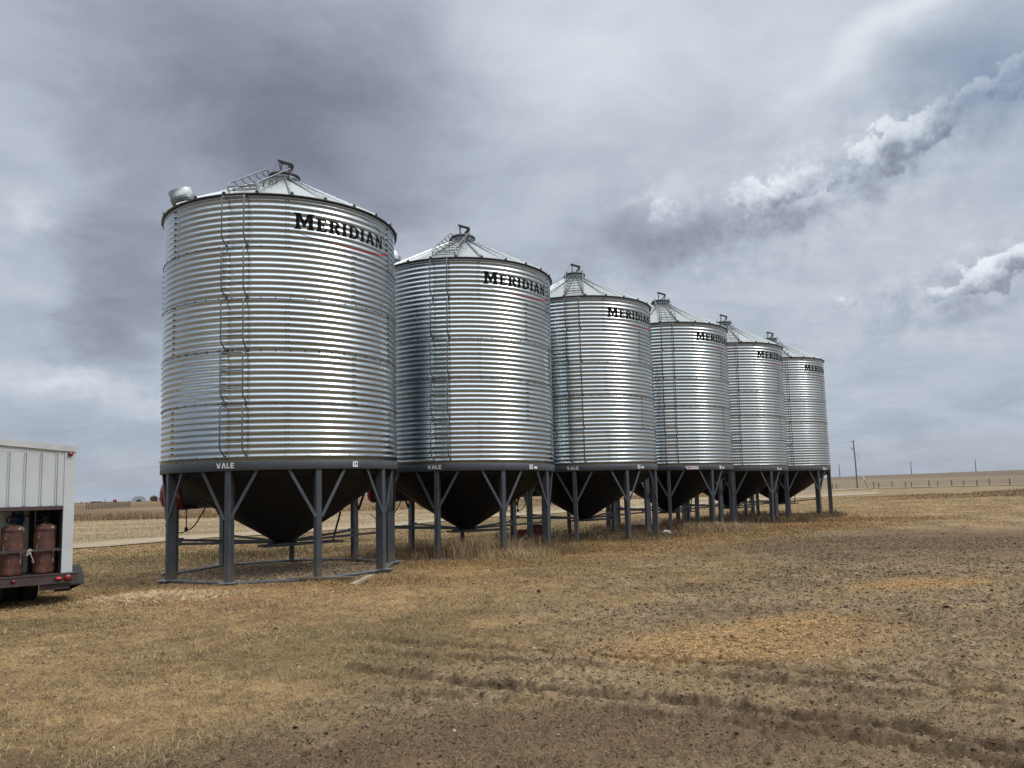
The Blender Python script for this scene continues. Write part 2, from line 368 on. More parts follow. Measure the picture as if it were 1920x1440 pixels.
# ------------------------------------------------------------------ terrain
def macro(x, y):
    r = np.hypot(x, y); a = np.degrees(np.arctan2(x, y))
    hill = ss(9, 24, a)*(1-ss(60, 100, a))*ss(150, 620, r)*(5.2+.9*ss(22, 34, a))
    left = ss(-14, -24, a)*ss(760, 1100, r)*6.5
    rd = np.abs(-.35+(y-ROADY(x)))   # raised gravel road, right
    emb = .28*(1-ss(5, 10, rd))*ss(38, 50, x)*(1-ss(400, 500, x))
    return hill-left+emb-ss(3., 9., np.hypot(x+7.5, y-11.8)*0+3.)*0
def ROADY(x): return 118.-.02*(x-50)-.10*np.maximum(x-50, 0)
def seg(x, y, pts):
    d = np.full(np.shape(x), 1e9); side = np.zeros(np.shape(x)); tt = np.zeros(np.shape(x)); L_ = 0
    for (x0, y0), (x1, y1) in zip(pts[:-1], pts[1:]):
        dx, dy = x1-x0, y1-y0; l = math.hypot(dx, dy); t = np.clip(((x-x0)*dx+(y-y0)*dy)/l/l, 0, 1)
        e = np.hypot(x-x0-t*dx, y-y0-t*dy); m = e < d
        side = np.where(m, ((x-x0)*dy-(y-y0)*dx)/l, side); tt = np.where(m, L_+t*l, tt); d = np.where(m, e, d); L_ += l
    return d, side, tt
DIRT = [(-6.0, -1.5), (-3.2, 2.2), (-2.1, 4.3), (-.95, 6.1), (-.25, 7.5), (1.1, 10.7), (5.6, 18.6), (13.3, 26.5), (23, 33), (60, 52)]
def dirtw(x, y):
    d, side, _ = seg(x, y, DIRT); r = np.hypot(x, y)
    n = (fbm(x*.8, y*.8, 4, 5)-.5)*3.0*np.clip(r/9, .45, 2)
    return ss(-.9, 1.1, side/np.clip(r/9, .6, 3)+n)*(1-ss(48, 75, r))
def ell(x, y, cx, cy, a, b, rot):
    c, s_ = math.cos(rot), math.sin(rot); u = ((x-cx)*c+(y-cy)*s_)/a; v = (-(x-cx)*s_+(y-cy)*c)/b
    return np.exp(-(u*u+v*v)**1.5)
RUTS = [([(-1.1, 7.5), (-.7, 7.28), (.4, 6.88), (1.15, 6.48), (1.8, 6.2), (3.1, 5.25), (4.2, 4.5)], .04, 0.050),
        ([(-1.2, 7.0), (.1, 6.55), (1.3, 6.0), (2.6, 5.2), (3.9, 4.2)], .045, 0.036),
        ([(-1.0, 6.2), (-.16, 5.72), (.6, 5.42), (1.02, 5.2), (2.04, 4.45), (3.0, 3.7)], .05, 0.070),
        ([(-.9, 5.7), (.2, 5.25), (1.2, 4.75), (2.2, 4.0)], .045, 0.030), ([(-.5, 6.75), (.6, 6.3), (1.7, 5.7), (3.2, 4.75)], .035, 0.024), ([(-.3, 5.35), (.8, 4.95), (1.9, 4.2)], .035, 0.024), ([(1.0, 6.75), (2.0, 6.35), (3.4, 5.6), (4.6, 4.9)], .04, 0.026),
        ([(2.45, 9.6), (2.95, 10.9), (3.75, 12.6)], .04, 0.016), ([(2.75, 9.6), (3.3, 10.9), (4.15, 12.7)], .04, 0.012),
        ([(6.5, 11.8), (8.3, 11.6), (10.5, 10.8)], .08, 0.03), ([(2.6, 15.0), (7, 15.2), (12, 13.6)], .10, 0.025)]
def relief(x, y):
    r = np.hypot(x, y); dw = dirtw(x, y); near = 1-ss(26, 60, r)
    h = (fbm(x*.45, y*.45, 3, 21)-.5)*.07
    h = h+(fbm(x*2.1, y*2.1, 4, 31)-.5)*(.040+.008*dw)*(1-ss(18, 40, r))
    f = fbm(x*9, y*9, 4, 41, .6); k = 1-ss(9, 22, r)
    h = h+(f-.5)*(.016+.022*dw)*k
    cl = np.maximum(fbm(x*17, y*17, 3, 51)-.56, 0)*(.04+.09*dw)*(1-ss(8, 16, r)); h = h+cl+(fbm(x*38, y*38, 2, 57)-.5)*(.010+.010*dw)*(1-ss(6, 11, r))
    wob = (fbm(x*3.2, y*3.2, 3, 61)-.5)*.11+(fbm(x*13, y*13, 2, 63)-.5)*.07
    for pts, wd, dp in RUTS:
        d, sd_, t = seg(x, y, pts); s_ = sd_+wob; brk = .35+.9*vn(t*3.1, t*0+3, 71)
        m = np.where(d < .7, 1, 0)
        h = h+m*brk*(-dp*np.exp(-(s_/wd)**2)+dp*1.1*np.exp(-((s_+wd*2.0)/(wd*1.1))**2)*(0.15+1.2*fbm(x*16, y*16, 4, 77, .62))*.75+dp*.3*np.exp(-((s_-wd*2.4)/(wd*1.1))**2))
    inside = 1-ss(1.75, 2.6, np.hypot(x-BINS[0][0], y-BINS[0][1]))
    h = h*(1-.8*inside)
    return h*near-.012
def H(x, y): return macro(x, y)+relief(x, y)
def lerp(a, b, t): return a+(np.asarray(b)-a)*t[..., None]
TRN = [(-30, 6.5), (-20, 15.6), (-13.65, 23.27), (-12.17, 25.9), (-11.09, 27.85), (-6.31, 31.9), (-5.56, 34.3), (-4.24, 37.74), (-2.27, 41.5), (1.73, 45.9), (6.77, 50.8), (24.8, 71.8), (32.4, 78.3), (39.2, 86.3), (47, 108)]
TRF = [(-33, 9.5), (-22.5, 19), (-15.56, 26.5), (-13.9, 28.5), (-12.6, 30.7), (-7.4, 35.3), (-6.3, 38.4), (-4.8, 41.2), (-2.7, 46.0), (1.75, 51.2), (7.5, 57.5), (28.2, 83.0), (36.8, 90.3), (43.5, 98.6), (50, 112)]
def albedo(x, y):
    r = np.hypot(x, y); a = np.degrees(np.arctan2(x, y)); dw = dirtw(x, y)
    n1 = fbm(x*.9, y*.9, 5, 3);  n2 = fbm(x*.23, y*.23, 4, 4); n3 = .5+(fbm(x*5, y*5, 4, 6, .6)-.5)*(1-.85*ss(14, 30, r)); n4 = .5+(fbm(x*22, y*22, 3, 8)-.5)*(1-ss(9, 18, r)); n5 = .5+(fbm(x*11+y*3, y*17, 4, 19, .62)-.5)*(1-ss(12, 24, r))
    straw = np.array([.430, .310, .170]); dull = np.array([.275, .198, .110]); green = np.array([.185, .165, .085]); brown = np.array([.190, .132, .082])
    c = lerp(np.broadcast_to(dull, x.shape+(3,)), straw, ss(.34, .66, n1*.5+n3*.5))
    c = lerp(c, green, ss(.50, .66, fbm(x*.55, y*.75, 4, 9))*.45)
    c = lerp(c, brown, ss(.56, .72, fbm(x*1.4, y*1.4, 4, 12))*.45)
    for cx, cy, aa, bb, ro, k in ((-10.4, 19.2, 3.5, 2.2, .5, .55), (-1.8, 35.9, 6, 2.2, .8, .75), (-3.2, 33, 5, 1.5, .9, .5), (45, 93, 10, 4, .5, .6), (-3.6, 8.2, 2.4, .8, .2, .16), (-4.5, 6.6, 1.6, 1.2, .3, .14)):
        c = lerp(c, green, ell(x, y, cx, cy, aa, bb, ro)*k)
    c = lerp(c, brown*.75, ss(.54, .68, n5)*.40)
    # bare soil, right
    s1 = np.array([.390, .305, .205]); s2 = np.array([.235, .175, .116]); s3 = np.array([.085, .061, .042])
    d = lerp(np.broadcast_to(s2, x.shape+(3,)), s1, ss(.36, .62, n1*.55+n3*.45))
    d = lerp(d, s3, ss(.50, .70, n3*.45+n2*.2+n4*.35)*.65)
    d = lerp(d, s3*1.1, ss(.52, .66, n5)*.60)
    d = lerp(d, straw*.8, ss(.55, .75, fbm(x*1.7, y*1.7, 4, 14))*.5)
    c = lerp(c, d, dw*.92)
    # darker damp soil
    c = lerp(c, np.array([.175, .124, .084]), np.clip(ell(x, y, 10.0, 17.6, 5.5, 3.4, .25)*1.0+ell(x, y, -1.2, 4.35, 2.9, .62, .1)*.95*ss(.25, .5, n1+.1)+ell(x, y, 8, 19, 7, 1.4, .5)*.35+ell(x, y, 1.5, 4.4, 2.5, .5, -.35)*.45+ell(x, y, 6.5, 25.5, 6, 1.2, .9)*.4, 0, .9)*ss(.12, .5, n3+.05))
    # spilled grain / straw patches
    org = np.array([.500, .330, .160])
    o = np.clip(ell(x, y, 1.8, 7.1, 1.2, .70, .25)+ell(x, y, 2.75, 8.0, .75, .5, 0)*.8+ell(x, y, 5.3, 10.9, 1.25, .55, .2)*.9, 0, 1)
    c = lerp(c, org, np.clip(o*1.3, 0, 1)*ss(.30, .60, n3*.5+n4*.25+n1*.25)*.75)
    # straw litter along the front of the bins
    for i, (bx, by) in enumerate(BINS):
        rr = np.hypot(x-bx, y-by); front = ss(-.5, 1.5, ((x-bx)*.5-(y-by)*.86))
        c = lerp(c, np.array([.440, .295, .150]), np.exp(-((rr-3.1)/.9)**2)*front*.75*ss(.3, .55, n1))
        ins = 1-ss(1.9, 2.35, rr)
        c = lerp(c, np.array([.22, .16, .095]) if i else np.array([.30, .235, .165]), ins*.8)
    # mud on the viewer-facing rut walls, their shade painted into its dark colour
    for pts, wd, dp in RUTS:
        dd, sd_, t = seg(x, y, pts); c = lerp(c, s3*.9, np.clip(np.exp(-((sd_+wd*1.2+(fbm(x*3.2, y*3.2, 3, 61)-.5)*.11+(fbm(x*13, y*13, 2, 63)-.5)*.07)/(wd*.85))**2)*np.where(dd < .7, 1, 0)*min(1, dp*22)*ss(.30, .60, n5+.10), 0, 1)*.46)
    # mid and far ground
    mid = ss(24, 30, r); strawp = np.array([.430, .355, .240]); mc = lerp(np.broadcast_to(np.array([.335, .270, .180]), x.shape+(3,)), strawp, ss(.35, .65, fbm(x*.12, y*.4, 4, 15)))
    dT, sT, _ = seg(x, y, TRF); beyond = ss(.2, -.8, sT)
    c = lerp(c, mc, beyond)
    gg = ss(20, 60, x)*ss(30, 60, r)*(1-beyond); c = lerp(c, np.array([.30, .255, .170]), gg*.7)
    far = ss(55, 75, r)*beyond
    band = fbm(r*.02+3, a*.04, 4, 16); fc = lerp(np.broadcast_to(np.array([.300, .215, .130]), x.shape+(3,)), np.array([.195, .138, .090]), ss(.4, .62, band))
    c = lerp(c, fc, far*(a < 5))
    fr = lerp(np.broadcast_to(np.array([.265, .220, .165]), x.shape+(3,)), np.array([.185, .150, .122]), ss(.38, .6, fbm(r*.012, a*.05+7, 3, 18)))
    rdd = y-ROADY(x); fr = lerp(fr, np.array([.200, .165, .135]), ss(300, 600, r))
    c = lerp(c, fr, ss(4, 9, rdd)*ss(5, 14, a))
    c = lerp(c, np.array([.24, .20, .12]), ss(1100, 2500, r)*.5)
    return np.clip(c*np.array([.525, .495, .445])*(.84+.32*fbm(x*.55+y*.35, (y*.85-x*.45)*2.6, 4, 23))[..., None], .01, .9)

def build_ground():
    A = np.concatenate([np.radians(np.linspace(-180, -44, 170)[:-1]), np.radians(np.linspace(-44, 44, 760)), np.radians(np.linspace(44, 180, 170)[1:-1])])
    rs = [.0]; rr = .6
    while rr < 3.4: rs.append(rr); rr *= 1.12
    rr = 3.5
    while rr < 60: rs.append(rr); rr *= 1.0046 if rr < 14 else 1.007
    while rr < 6500: rs.append(rr); rr *= 1.022
    rs = np.array(rs[1:]); nA, nR = len(A), len(rs)
    X = rs[:, None]*np.sin(A)[None]; Y = rs[:, None]*np.cos(A)[None]
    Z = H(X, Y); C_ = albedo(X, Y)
    V_ = np.stack([X, Y, Z], -1).reshape(-1, 3); idx = np.arange(nR*nA).reshape(nR, nA)
    a = idx[:-1, :]; b = idx[1:, :]; a2 = np.roll(a, -1, 1); b2 = np.roll(b, -1, 1)
    F_ = np.stack([a, a2, b2, b], -1).reshape(-1, 4)
    F_ = F_[:, ::-1]
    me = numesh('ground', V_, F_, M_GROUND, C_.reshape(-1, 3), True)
    # centre cap
    o = link('ground', me); o['kind'] = 'structure'
    bm = bmesh.new(); bm.from_mesh(me); bm.verts.ensure_lookup_table()
    try: bm.faces.new([bm.verts[i] for i in range(nA)])
    except Exception: pass
    bm.to_mesh(me); bm.free()
build_ground()

def strip(name, near, far, col, lift, sub=8, mat_=M_GROUND):
    P = []; C_ = []
    near = np.array(near, float); far = np.array(far, float); n = (len(near)-1)*sub+1; t = np.linspace(0, len(near)-1, n)
    def ip(a): return np.stack([np.interp(t, np.arange(len(a)), a[:, k]) for k in (0, 1)], -1)
    a = ip(near); b = ip(far); K = 9; V_ = []; 
    for k in range(K):
        f = k/(K-1); p = a*(1-f)+b*f
        wob = (fbm(p[:, 0]*.5, p[:, 1]*.5, 3, 81)-.5)*.5*(1 if k in (0, K-1) else 0); d = (b-a); d /= np.linalg.norm(d, axis=1)[:, None]; p = p+d*wob[:, None]
        z = H(p[:, 0], p[:, 1])+lift; V_.append(np.column_stack([p, z]))
        rut = .5+.5*math.cos(f*2*math.pi*2); c = np.array(col)*(1+.10*rut); c = c[None]*(1+.35*(fbm(p[:, 0]*.8, p[:, 1]*.8, 4, 83)-.5))[:, None]
        if k in (0, K-1): c = c*.82
        C_.append(c)
    V_ = np.stack(V_, 0); C_ = np.stack(C_, 0).reshape(-1, 3); idx = np.arange(K*n).reshape(K, n)
    F_ = np.stack([idx[:-1, :-1], idx[:-1, 1:], idx[1:, 1:], idx[1:, :-1]], -1).reshape(-1, 4)
    o = link(name, numesh(name, V_.reshape(-1, 3), F_, mat_, C_, True)); o['kind'] = 'structure'; return o
strip('dirt_track', TRN, TRF, (.225, .185, .13), .03)
strip('gravel_road', [(x, float(ROADY(x))-4.5) for x in range(40, 420, 20)], [(x, float(ROADY(x))+3.5) for x in range(40, 420, 20)], (.21, .178, .13), .05, 6)

# ------------------------------------------------------------------ grain bin (built once with its parts, then copied)
Z0, Z1, ZE = 2.07, 6.50, 6.50
TIERS = 5; TH = (Z1-Z0)/TIERS; PITCH = .1014; AMP = .0076
def wall_r(th, z):
    t = np.floor(np.clip((z-Z0)/TH, 0, TIERS-1e-6)); 
    r = BR-.004+AMP*np.cos(2*np.pi*(z-Z0)/PITCH)
    r = r+.0034*(fbm(th*4.5+t*7, z*1.3, 2, 91)-.5)
    return r
def panel_id(thd, t):  # vertical seams every 60 degrees, staggered by tier
    off_ = -34 if (TIERS-1-t) % 2 == 0 else -2-60
    return int(math.floor((thd-off_) % 360/60))+t*7
def build_wall():
    nT, per = 240, 9; rows = []
    nz = int(round((Z1-Z0)/PITCH*per)); zs = np.linspace(Z0, Z1, nz+1); th = np.linspace(0, 2*np.pi, nT, endpoint=False)
    T, Z = np.meshgrid(th, zs); r = wall_r(T, Z)
    V_ = np.stack([r*np.cos(T), r*np.sin(T), Z], -1).reshape(-1, 3); idx = np.arange((nz+1)*nT).reshape(nz+1, nT)
    a = idx[:-1]; b = idx[1:]; F_ = np.stack([a, np.roll(a, -1, 1), np.roll(b, -1, 1), b], -1).reshape(-1, 4)
    tiers = np.minimum(((zs[:-1]+zs[1:])/2-Z0)//TH, TIERS-1).astype(int); ths = np.degrees(th)+.75
    pr = random.Random(5); tab = [pr.random() for _ in range(80)]
    pan = np.array([[tab[panel_id(d, int(t)) % 80] for d in ths] for t in tiers]).ravel()
    mb = MB(); BO = BR+.006
    def bolt(th_, z, s=.017):
        c, s_ = math.cos(th_), math.sin(th_); mb.box((c*(BO+.004), s_*(BO+.004), z), (.014, s, s), 1, Matrix.Rotation(th_, 3, 'Z'))
    for t in range(TIERS):
        off_ = -34 if (TIERS-1-t) % 2 == 0 else -2
        for k in range(6):
            a0 = R(off_+60*k)
            for q in range(9):
                z = Z0+TH*t+.03+q*PITCH
                if z > Z0+TH*(t+1)-.02: continue
                z = Z0+round((z-Z0)/PITCH)*PITCH
                for o_ in (-.008, .012): bolt(a0+o_, z, .019)
            # lap edge of the sheet
            zz_ = np.linspace(Z0+TH*t+.004, Z0+TH*(t+1)-.004, 9*8); P = []
            for z in zz_:
                for da in (-.0165, -.0150):
                    r_ = float(wall_r(np.array(a0+da), np.array(z)))+.0022; P.append((r_*math.cos(a0+da), r_*math.sin(a0+da), z))
            mb.add(P, [(2*i, 2*i+1, 2*i+3, 2*i+2) for i in range(len(zz_)-1)], 2, True)
    for t in range(1, TIERS):
        z = Z0+TH*t
        for k in range(56): bolt(2*math.pi*k/56+.03, z+.006, .014)
        mb.lathe([(BR+.0045, z-.010), (BR+.0095, z-.004), (BR+.0045, z+.001)], 120, 1)
    me = bpy.data.meshes.new('wall'); n0 = len(V_)
    V2 = np.array(mb.v); allv = np.vstack([V_, V2]); 
    fl = list(map(tuple, F_))+[tuple(i+n0 for i in f) for f in mb.f]
    me.from_pydata(allv.tolist(), [], fl)
    for m in (M_WALL, M_BOLT, M_GALV): me.materials.append(m)
    me.polygons.foreach_set('material_index', [0]*len(F_)+mb.m); me.polygons.foreach_set('use_smooth', [True]*len(F_)+mb.sm)
    at = me.attributes.new('panel', 'FLOAT', 'FACE'); at.data.foreach_set('value', np.concatenate([pan, np.zeros(len(mb.f))]).astype(np.float32)); me.update()
    return me

# lettering: outlined glyphs, cut finely and wrapped on the corrugated wall
GL = {
 'M': (1.16, [[(0,0),(.40,0),(.40,.10),(.31,.12),(.31,.62),(.53,.14),(.60,.14),(.82,.62),(.82,.12),(.74,.10),(.74,0),(1.16,0),(1.16,.10),(1.07,.12),(1.07,.88),(1.16,.90),(1.16,1),(.80,1),(.57,.50),(.36,1),(0,1),(0,.90),(.10,.88),(.10,.12),(0,.10)]]),
 'E': (.78, [[(0,0),(.74,0),(.78,.28),(.68,.28),(.62,.14),(.36,.14),(.36,.44),(.50,.44),(.53,.34),(.60,.34),(.60,.68),(.53,.68),(.50,.58),(.36,.58),(.36,.86),(.60,.86),(.66,.74),(.75,.74),(.72,1),(0,1),(0,.90),(.10,.88),(.10,.12),(0,.10)]]),
 'I': (.46, [[(0,0),(.46,0),(.46,.10),(.36,.12),(.36,.88),(.46,.90),(.46,1),(0,1),(0,.90),(.10,.88),(.10,.12),(0,.10)]]),
 'N': (1.0, [[(0,0),(.36,0),(.36,.10),(.26,.12),(.26,.66),(.72,0),(.90,0),(.90,.88),(1.0,.90),(1.0,1),(.64,1),(.64,.90),(.74,.88),(.74,.38),(.32,1),(0,1),(0,.90),(.10,.88),(.10,.12),(0,.10)]]),
}
def arc(cx, cy, rx, ry, a0, a1, n=10): return [(cx+rx*math.cos(R(a0+(a1-a0)*k/n)), cy+ry*math.sin(R(a0+(a1-a0)*k/n))) for k in range(n+1)]
GL['D'] = (.95, [[(0,0),(.36,0),(.36,.14),(.36,.86),(0,1)][:0] or [(0,0),(.45,0)]+arc(.45,.5,.50,.5,-90,90)+[(0,1),(0,.90),(.10,.88),(.10,.12),(0,.10)]], [[(.36,.14),(.36,.86),(.42,.86)]+arc(.42,.5,.25,.36,90,-90)])
GL['R'] = (.90, [[(0,0),(.46,0),(.46,.10),(.36,.12),(.36,.42),(.42,.42),(.66,0),(.96,0),(.96,.10),(.88,.12),(.70,.46)]+arc(.50,.72,.36,.28,-60,90)+[(0,1),(0,.90),(.10,.88),(.10,.12),(0,.10)]], [[(.36,.56),(.36,.86),(.44,.86)]+arc(.44,.71,.16,.15,90,-90)])
GL['A'] = (.98, [[(0,0),(.34,0),(.34,.10),(.27,.12),(.31,.24),(.62,.24),(.67,.12),(.58,.10),(.58,0),(.98,0),(.98,.10),(.92,.12),(.60,1),(.34,1),(.06,.12),(0,.10)]], [[(.35,.36),(.46,.72),(.57,.36)]])
GL['V2'] = (.95, [[(0,1),(.27,1),(.48,.36),(.69,1),(.95,1),(.62,0),(.34,0)]])
GL['A2'] = (.95, [[(0,0),(.27,0),(.48,.64),(.69,0),(.95,0),(.62,1),(.34,1)]])
GL['T2'] = (.40, [[(0,0),(.20,.55),(.40,0)]])
GL['L2'] = (.66, [[(0,0),(.66,0),(.66,.2),(.24,.2),(.24,1),(0,1)]])
GL['E2'] = (.70, [[(0,0),(.70,0),(.70,.2),(.24,.2),(.24,.41),(.64,.41),(.64,.59),(.24,.59),(.24,.8),(.70,.8),(.70,1),(0,1)]])
def flat_glyphs(items):
    """items: (glyph, x, y, width scale, height) -> triangulated flat bmesh in x,z(metres)"""
    cu = bpy.data.curves.new('glyphs', 'CURVE'); cu.dimensions = '2D'; cu.fill_mode = 'BOTH'
    for g_, x0, y0, sx, sy in items:
        for loop in [l for grp in GL[g_][1:] for l in grp]:
            s_ = cu.splines.new('POLY'); s_.points.add(len(loop)-1); s_.use_cyclic_u = True
            for p_, (x, y) in zip(s_.points, loop): p_.co = (x0+x*sx, y0+y*sy, 0, 1)
    return curve_bm(cu)
def curve_bm(cu):
    o = bpy.data.objects.new('tmp', cu); COL.objects.link(o); dg = bpy.context.evaluated_depsgraph_get(); dg.update()
    me = bpy.data.meshes.new_from_object(o.evaluated_get(dg)); bm = bmesh.new(); bm.from_mesh(me)
    bpy.data.objects.remove(o); bpy.data.meshes.remove(me); return bm
def text_bm(txt, size, x, y, sx=1.0):
    cu = bpy.data.curves.new('t', 'FONT'); cu.body = txt; cu.size = size; cu.align_x = 'CENTER'; cu.align_y = 'CENTER'; cu.offset = size*(.012 if size > .05 else .018); cu.resolution_u = 3
    bm = curve_bm(cu)
    for v in bm.verts: v.co.x = v.co.x*sx+x; v.co.y += y
    return bm
def wrap(bm, name, mats, parent, th0, z0, rad=None, dz=.0125, lift=.0030):
    """flat x,y -> angle and height on the bin; rad None follows the corrugated wall"""
    if dz:
        ys = [v.co.y for v in bm.verts]; k = math.floor(min(ys)/dz)+1
        while k*dz < max(ys):
            bmesh.ops.bisect_plane(bm, geom=bm.verts[:]+bm.edges[:]+bm.faces[:], plane_co=(0, k*dz, 0), plane_no=(0, 1, 0)); k += 1
    xs = [v.co.x for v in bm.verts]; k = math.floor(min(xs)/.04)+1
    while k*.04 < max(xs):
        bmesh.ops.bisect_plane(bm, geom=bm.verts[:]+bm.edges[:]+bm.faces[:], plane_co=(k*.04, 0, 0), plane_no=(1, 0, 0)); k += 1
    for v in bm.verts:
        th_ = th0+v.co.x/BR; z = z0+v.co.y
        r = (rad if rad else float(wall_r(np.array(th_), np.array(z))))+lift
        v.co = (r*math.cos(th_), r*math.sin(th_), z)
    for f in bm.faces:
        c = f.calc_center_median(); f.normal_update()
        if f.normal.dot(Vector((c.x, c.y, 0))) < 0: f.normal_flip()
        f.smooth = rad is None
    me = bpy.data.meshes.new(name); bm.to_mesh(me); bm.free()
    for m in (mats if isinstance(mats, (list, tuple)) else [mats]): me.materials.append(m)
    return link(name, me, parent) if parent is not None else me

def ribbon(pts, mb_mi):
    pass

def make_bin():
    root = bpy.data.objects.new('grain_bin', None); COL.objects.link(root)
    link('wall', build_wall(), root)
    # roof cone with ribs
    mb = MB(); RE, RC = 2.165, .27; ZC = 7.52; n = 24
    def rz(r): return ZE+.015+(RE-r)/(RE-RC)*(ZC-ZE)
    for k in range(n):
        a0, a1 = R(-2+15*k), R(-2+15*(k+1)); m_ = 4; P = []
        for i, r in enumerate((RE, 1.5, .9, RC)):
            for j in range(m_+1):
                a = a0+(a1-a0)*j/m_; P.append((r*math.cos(a), r*math.sin(a), rz(r)+.012*math.sin(math.pi*j/m_)*(r/RE)))
        mb.add(P, [(i*(m_+1)+j, i*(m_+1)+j+1, (i+1)*(m_+1)+j+1, (i+1)*(m_+1)+j) for i in range(3) for j in range(m_)], 0)
        u = Vector((math.cos(a0), math.sin(a0), 0)); v = Vector((-math.sin(a0), math.cos(a0), 0)); P = []
        for r, wd in ((RE+.012, .036), (RC+.01, .016)):
            b = u*r+Vector((0, 0, rz(r))); P += [b-v*wd*1.5, b-v*wd*.6+Vector((0, 0, .052)), b+v*wd*.6+Vector((0, 0, .052)), b+v*wd*1.5]
        mb.add(P, [(0, 1, 5, 4), (1, 2, 6, 5), (2, 3, 7, 6), (0, 3, 2, 1), (4, 5, 6, 7)], 1)
        b = u*(RE+.018)+Vector((0, 0, rz(RE)+.022)); mb.box(b, (.02, .045, .06), 2, Matrix.Rotation(a0, 3, 'Z'))
        for q in range(5):
            r = .6+q*.36; b = u*r+Vector((0, 0, rz(r)+.056)); mb.box(b, (.014, .014, .012), 2, Matrix.Rotation(a0, 3, 'Z'))
    part('roof', mb, [M_ROOF, M_GALV, M_BLACK], root)
    # dark eave lip
    mb = MB(); mb.lathe([(2.10, 6.50), (2.172, 6.497), (2.186, 6.505), (2.186, 6.528), (2.165, 6.535)], 120, 0); part('eave_trim', mb, M_BLACK, root)
    mb = MB(); mb.lathe([(BR+.001, 6.44), (BR+.012, 6.45), (BR+.012, 6.495)], 120, 0); part('eave_ring', mb, M_GALV, root)
    # cap
    mb = MB(); mb.lathe([(.275, 7.50), (.275, 7.60), (.29, 7.60), (.29, 7.63), (.275, 7.63), (.275, 7.655)], 40, 0, False); mb.lathe([(.305, 7.655), (.31, 7.69), (.28, 7.72), (.12, 7.755), (.001, 7.76)], 40, 1); mb.lathe([(.001, 7.655), (.305, 7.655)], 40, 1)
    for k in range(12): a = R(30*k+10); mb.box((.28*math.cos(a), .28*math.sin(a), 7.555), (.03, .05, .05), 1, Matrix.Rotation(a, 3, 'Z'))
    cap = part('roof_cap', mb, [M_GALV, M_BLACK], root)
    mb = MB(); A = R(97)   # lid opener linkage, in a plane roughly square to the row
    def q(u, z, v=0): return (u*math.cos(A)-v*math.sin(A), u*math.sin(A)+v*math.cos(A), z)
    for s_ in (-.05, .05):
        mb.bar(q(-.10, 8.02, s_), q(.17, 7.93, s_), .022, .03)
        mb.tube([q(-.05, 8.00, s_), q(-.075, 7.93, s_), q(-.06, 7.84, s_), q(-.10, 7.74, s_)], .011, 6)
        mb.bar(q(.165, 7.94, s_), q(.02, 7.75, s_), .022, .028); mb.bar(q(.165, 7.94, s_), q(.12, 7.74, s_), .018, .02)
    for u_, z_ in ((-.10, 8.02), (.165, 7.935), (-.09, 7.75), (.02, 7.76)): mb.tube([q(u_, z_, -.07), q(u_, z_, .07)], .013, 6)
    mb.box(q(-.29, 7.64), (.10, .08, .07)); mb.tube([q(-.11, 8.02), q(-.30, 7.70)], .003, 4); mb.tube([q(-.25, 7.7), q(-.10, 7.76)], .01, 6)
    part('lid_handle', mb, M_BLACK, cap)
    mb = MB(); mb.tube([q(-.30, 7.68), q(-1.2, 7.14), q(-2.14, 6.57)], .004, 4); part('lid_cable', mb, M_WIRE, cap)
    # roof vent
    a = R(-47); r_ = 1.80; c = Vector((r_*math.cos(a), r_*math.sin(a), rz(r_)-.02)); TM = Matrix.Translation(c) @ Matrix.Rotation(a, 4, 'Z') @ Matrix.Rotation(R(19), 4, 'Y')
    mb = MB(); mb.lathe([(.165, 0), (.165, .13)], 32, 0, True, TM); mb.lathe([(.165, .115), (.21, .12), (.215, .13), (.215, .17), (.222, .172), (.222, .182), (.215, .184), (.215, .20), (.222, .202), (.222, .212), (.215, .214), (.215, .345), (.212, .35), (.205, .345), (.001, .345)], 40, 0, True, TM)
    mb.lathe([(.17, .105), (.205, .118)], 32, 1, True, TM); part('roof_vent', mb, [M_GALV, M_BLACK], root)
    # wall ladder
    mb = MB(); lt, rt = R(-1.6), R(8.0); rr_ = .0125
    def pc(r, th_, z): return (r*math.cos(th_), r*math.sin(th_), z)
    for t in range(TIERS):
        zb, zt = Z0+TH*t, Z0+TH*(t+1)
        for th_ in (lt, rt):
            mb.tube([pc(BR+.012, th_, zt-.022), pc(BR+.07, th_, zt-.024), pc(BR+.115, th_, zt-.045), pc(BR+.13, th_, zt-.09), pc(BR+.13, th_, zb+.20), pc(BR+.11, th_, zb+.12), pc(BR+.012, th_+.012, zb+.012)], rr_, 6)
            mb.box(pc(BR+.012, th_+.012, zb+.014), (.012, .05, .035), 0, Matrix.Rotation(th_, 3, 'Z'))
        for k in range(3):
            z = zb+.24+k*.295; mb.tube([pc(BR+.13, lt, z), pc(BR+.13, rt, z)], .0105, 6)
    part('wall_ladder', mb, M_PIPE, root)
    # roof ladder with hand hoops
    mb = MB(); c0 = R(4.8); U = Vector((math.cos(c0), math.sin(c0), 0)); W_ = Vector((-math.sin(c0), math.cos(c0), 0)); Zu = Vector((0, 0, 1))
    def rp_(r, s_, h): return U*r+W_*s_+Zu*(rz(r)+h)
    for s_ in (-.25, .25):
        mb.tube([rp_(2.02, s_, .03), rp_(2.02, s_, .12), rp_(2.00, s_*1.02, .155), rp_(1.94, s_*1.04, .175), rp_(.38, s_*.98, .22), rp_(.28, s_*.9, .20), rp_(.25, s_*.8, .10)], .013, 6)
        mb.tube([rp_(2.02, s_, .03), rp_(.32, s_*.55, .05)], .011, 6)
        for k in range(5):
            r = 1.72-k*.32; mb.tube([rp_(r+.05, s_*1.02, .185), rp_(r-.02, s_*1.0, .12), rp_(r-.10, s_*.86, .07), rp_(r-.13, s_*.7, .05)], .010, 6)
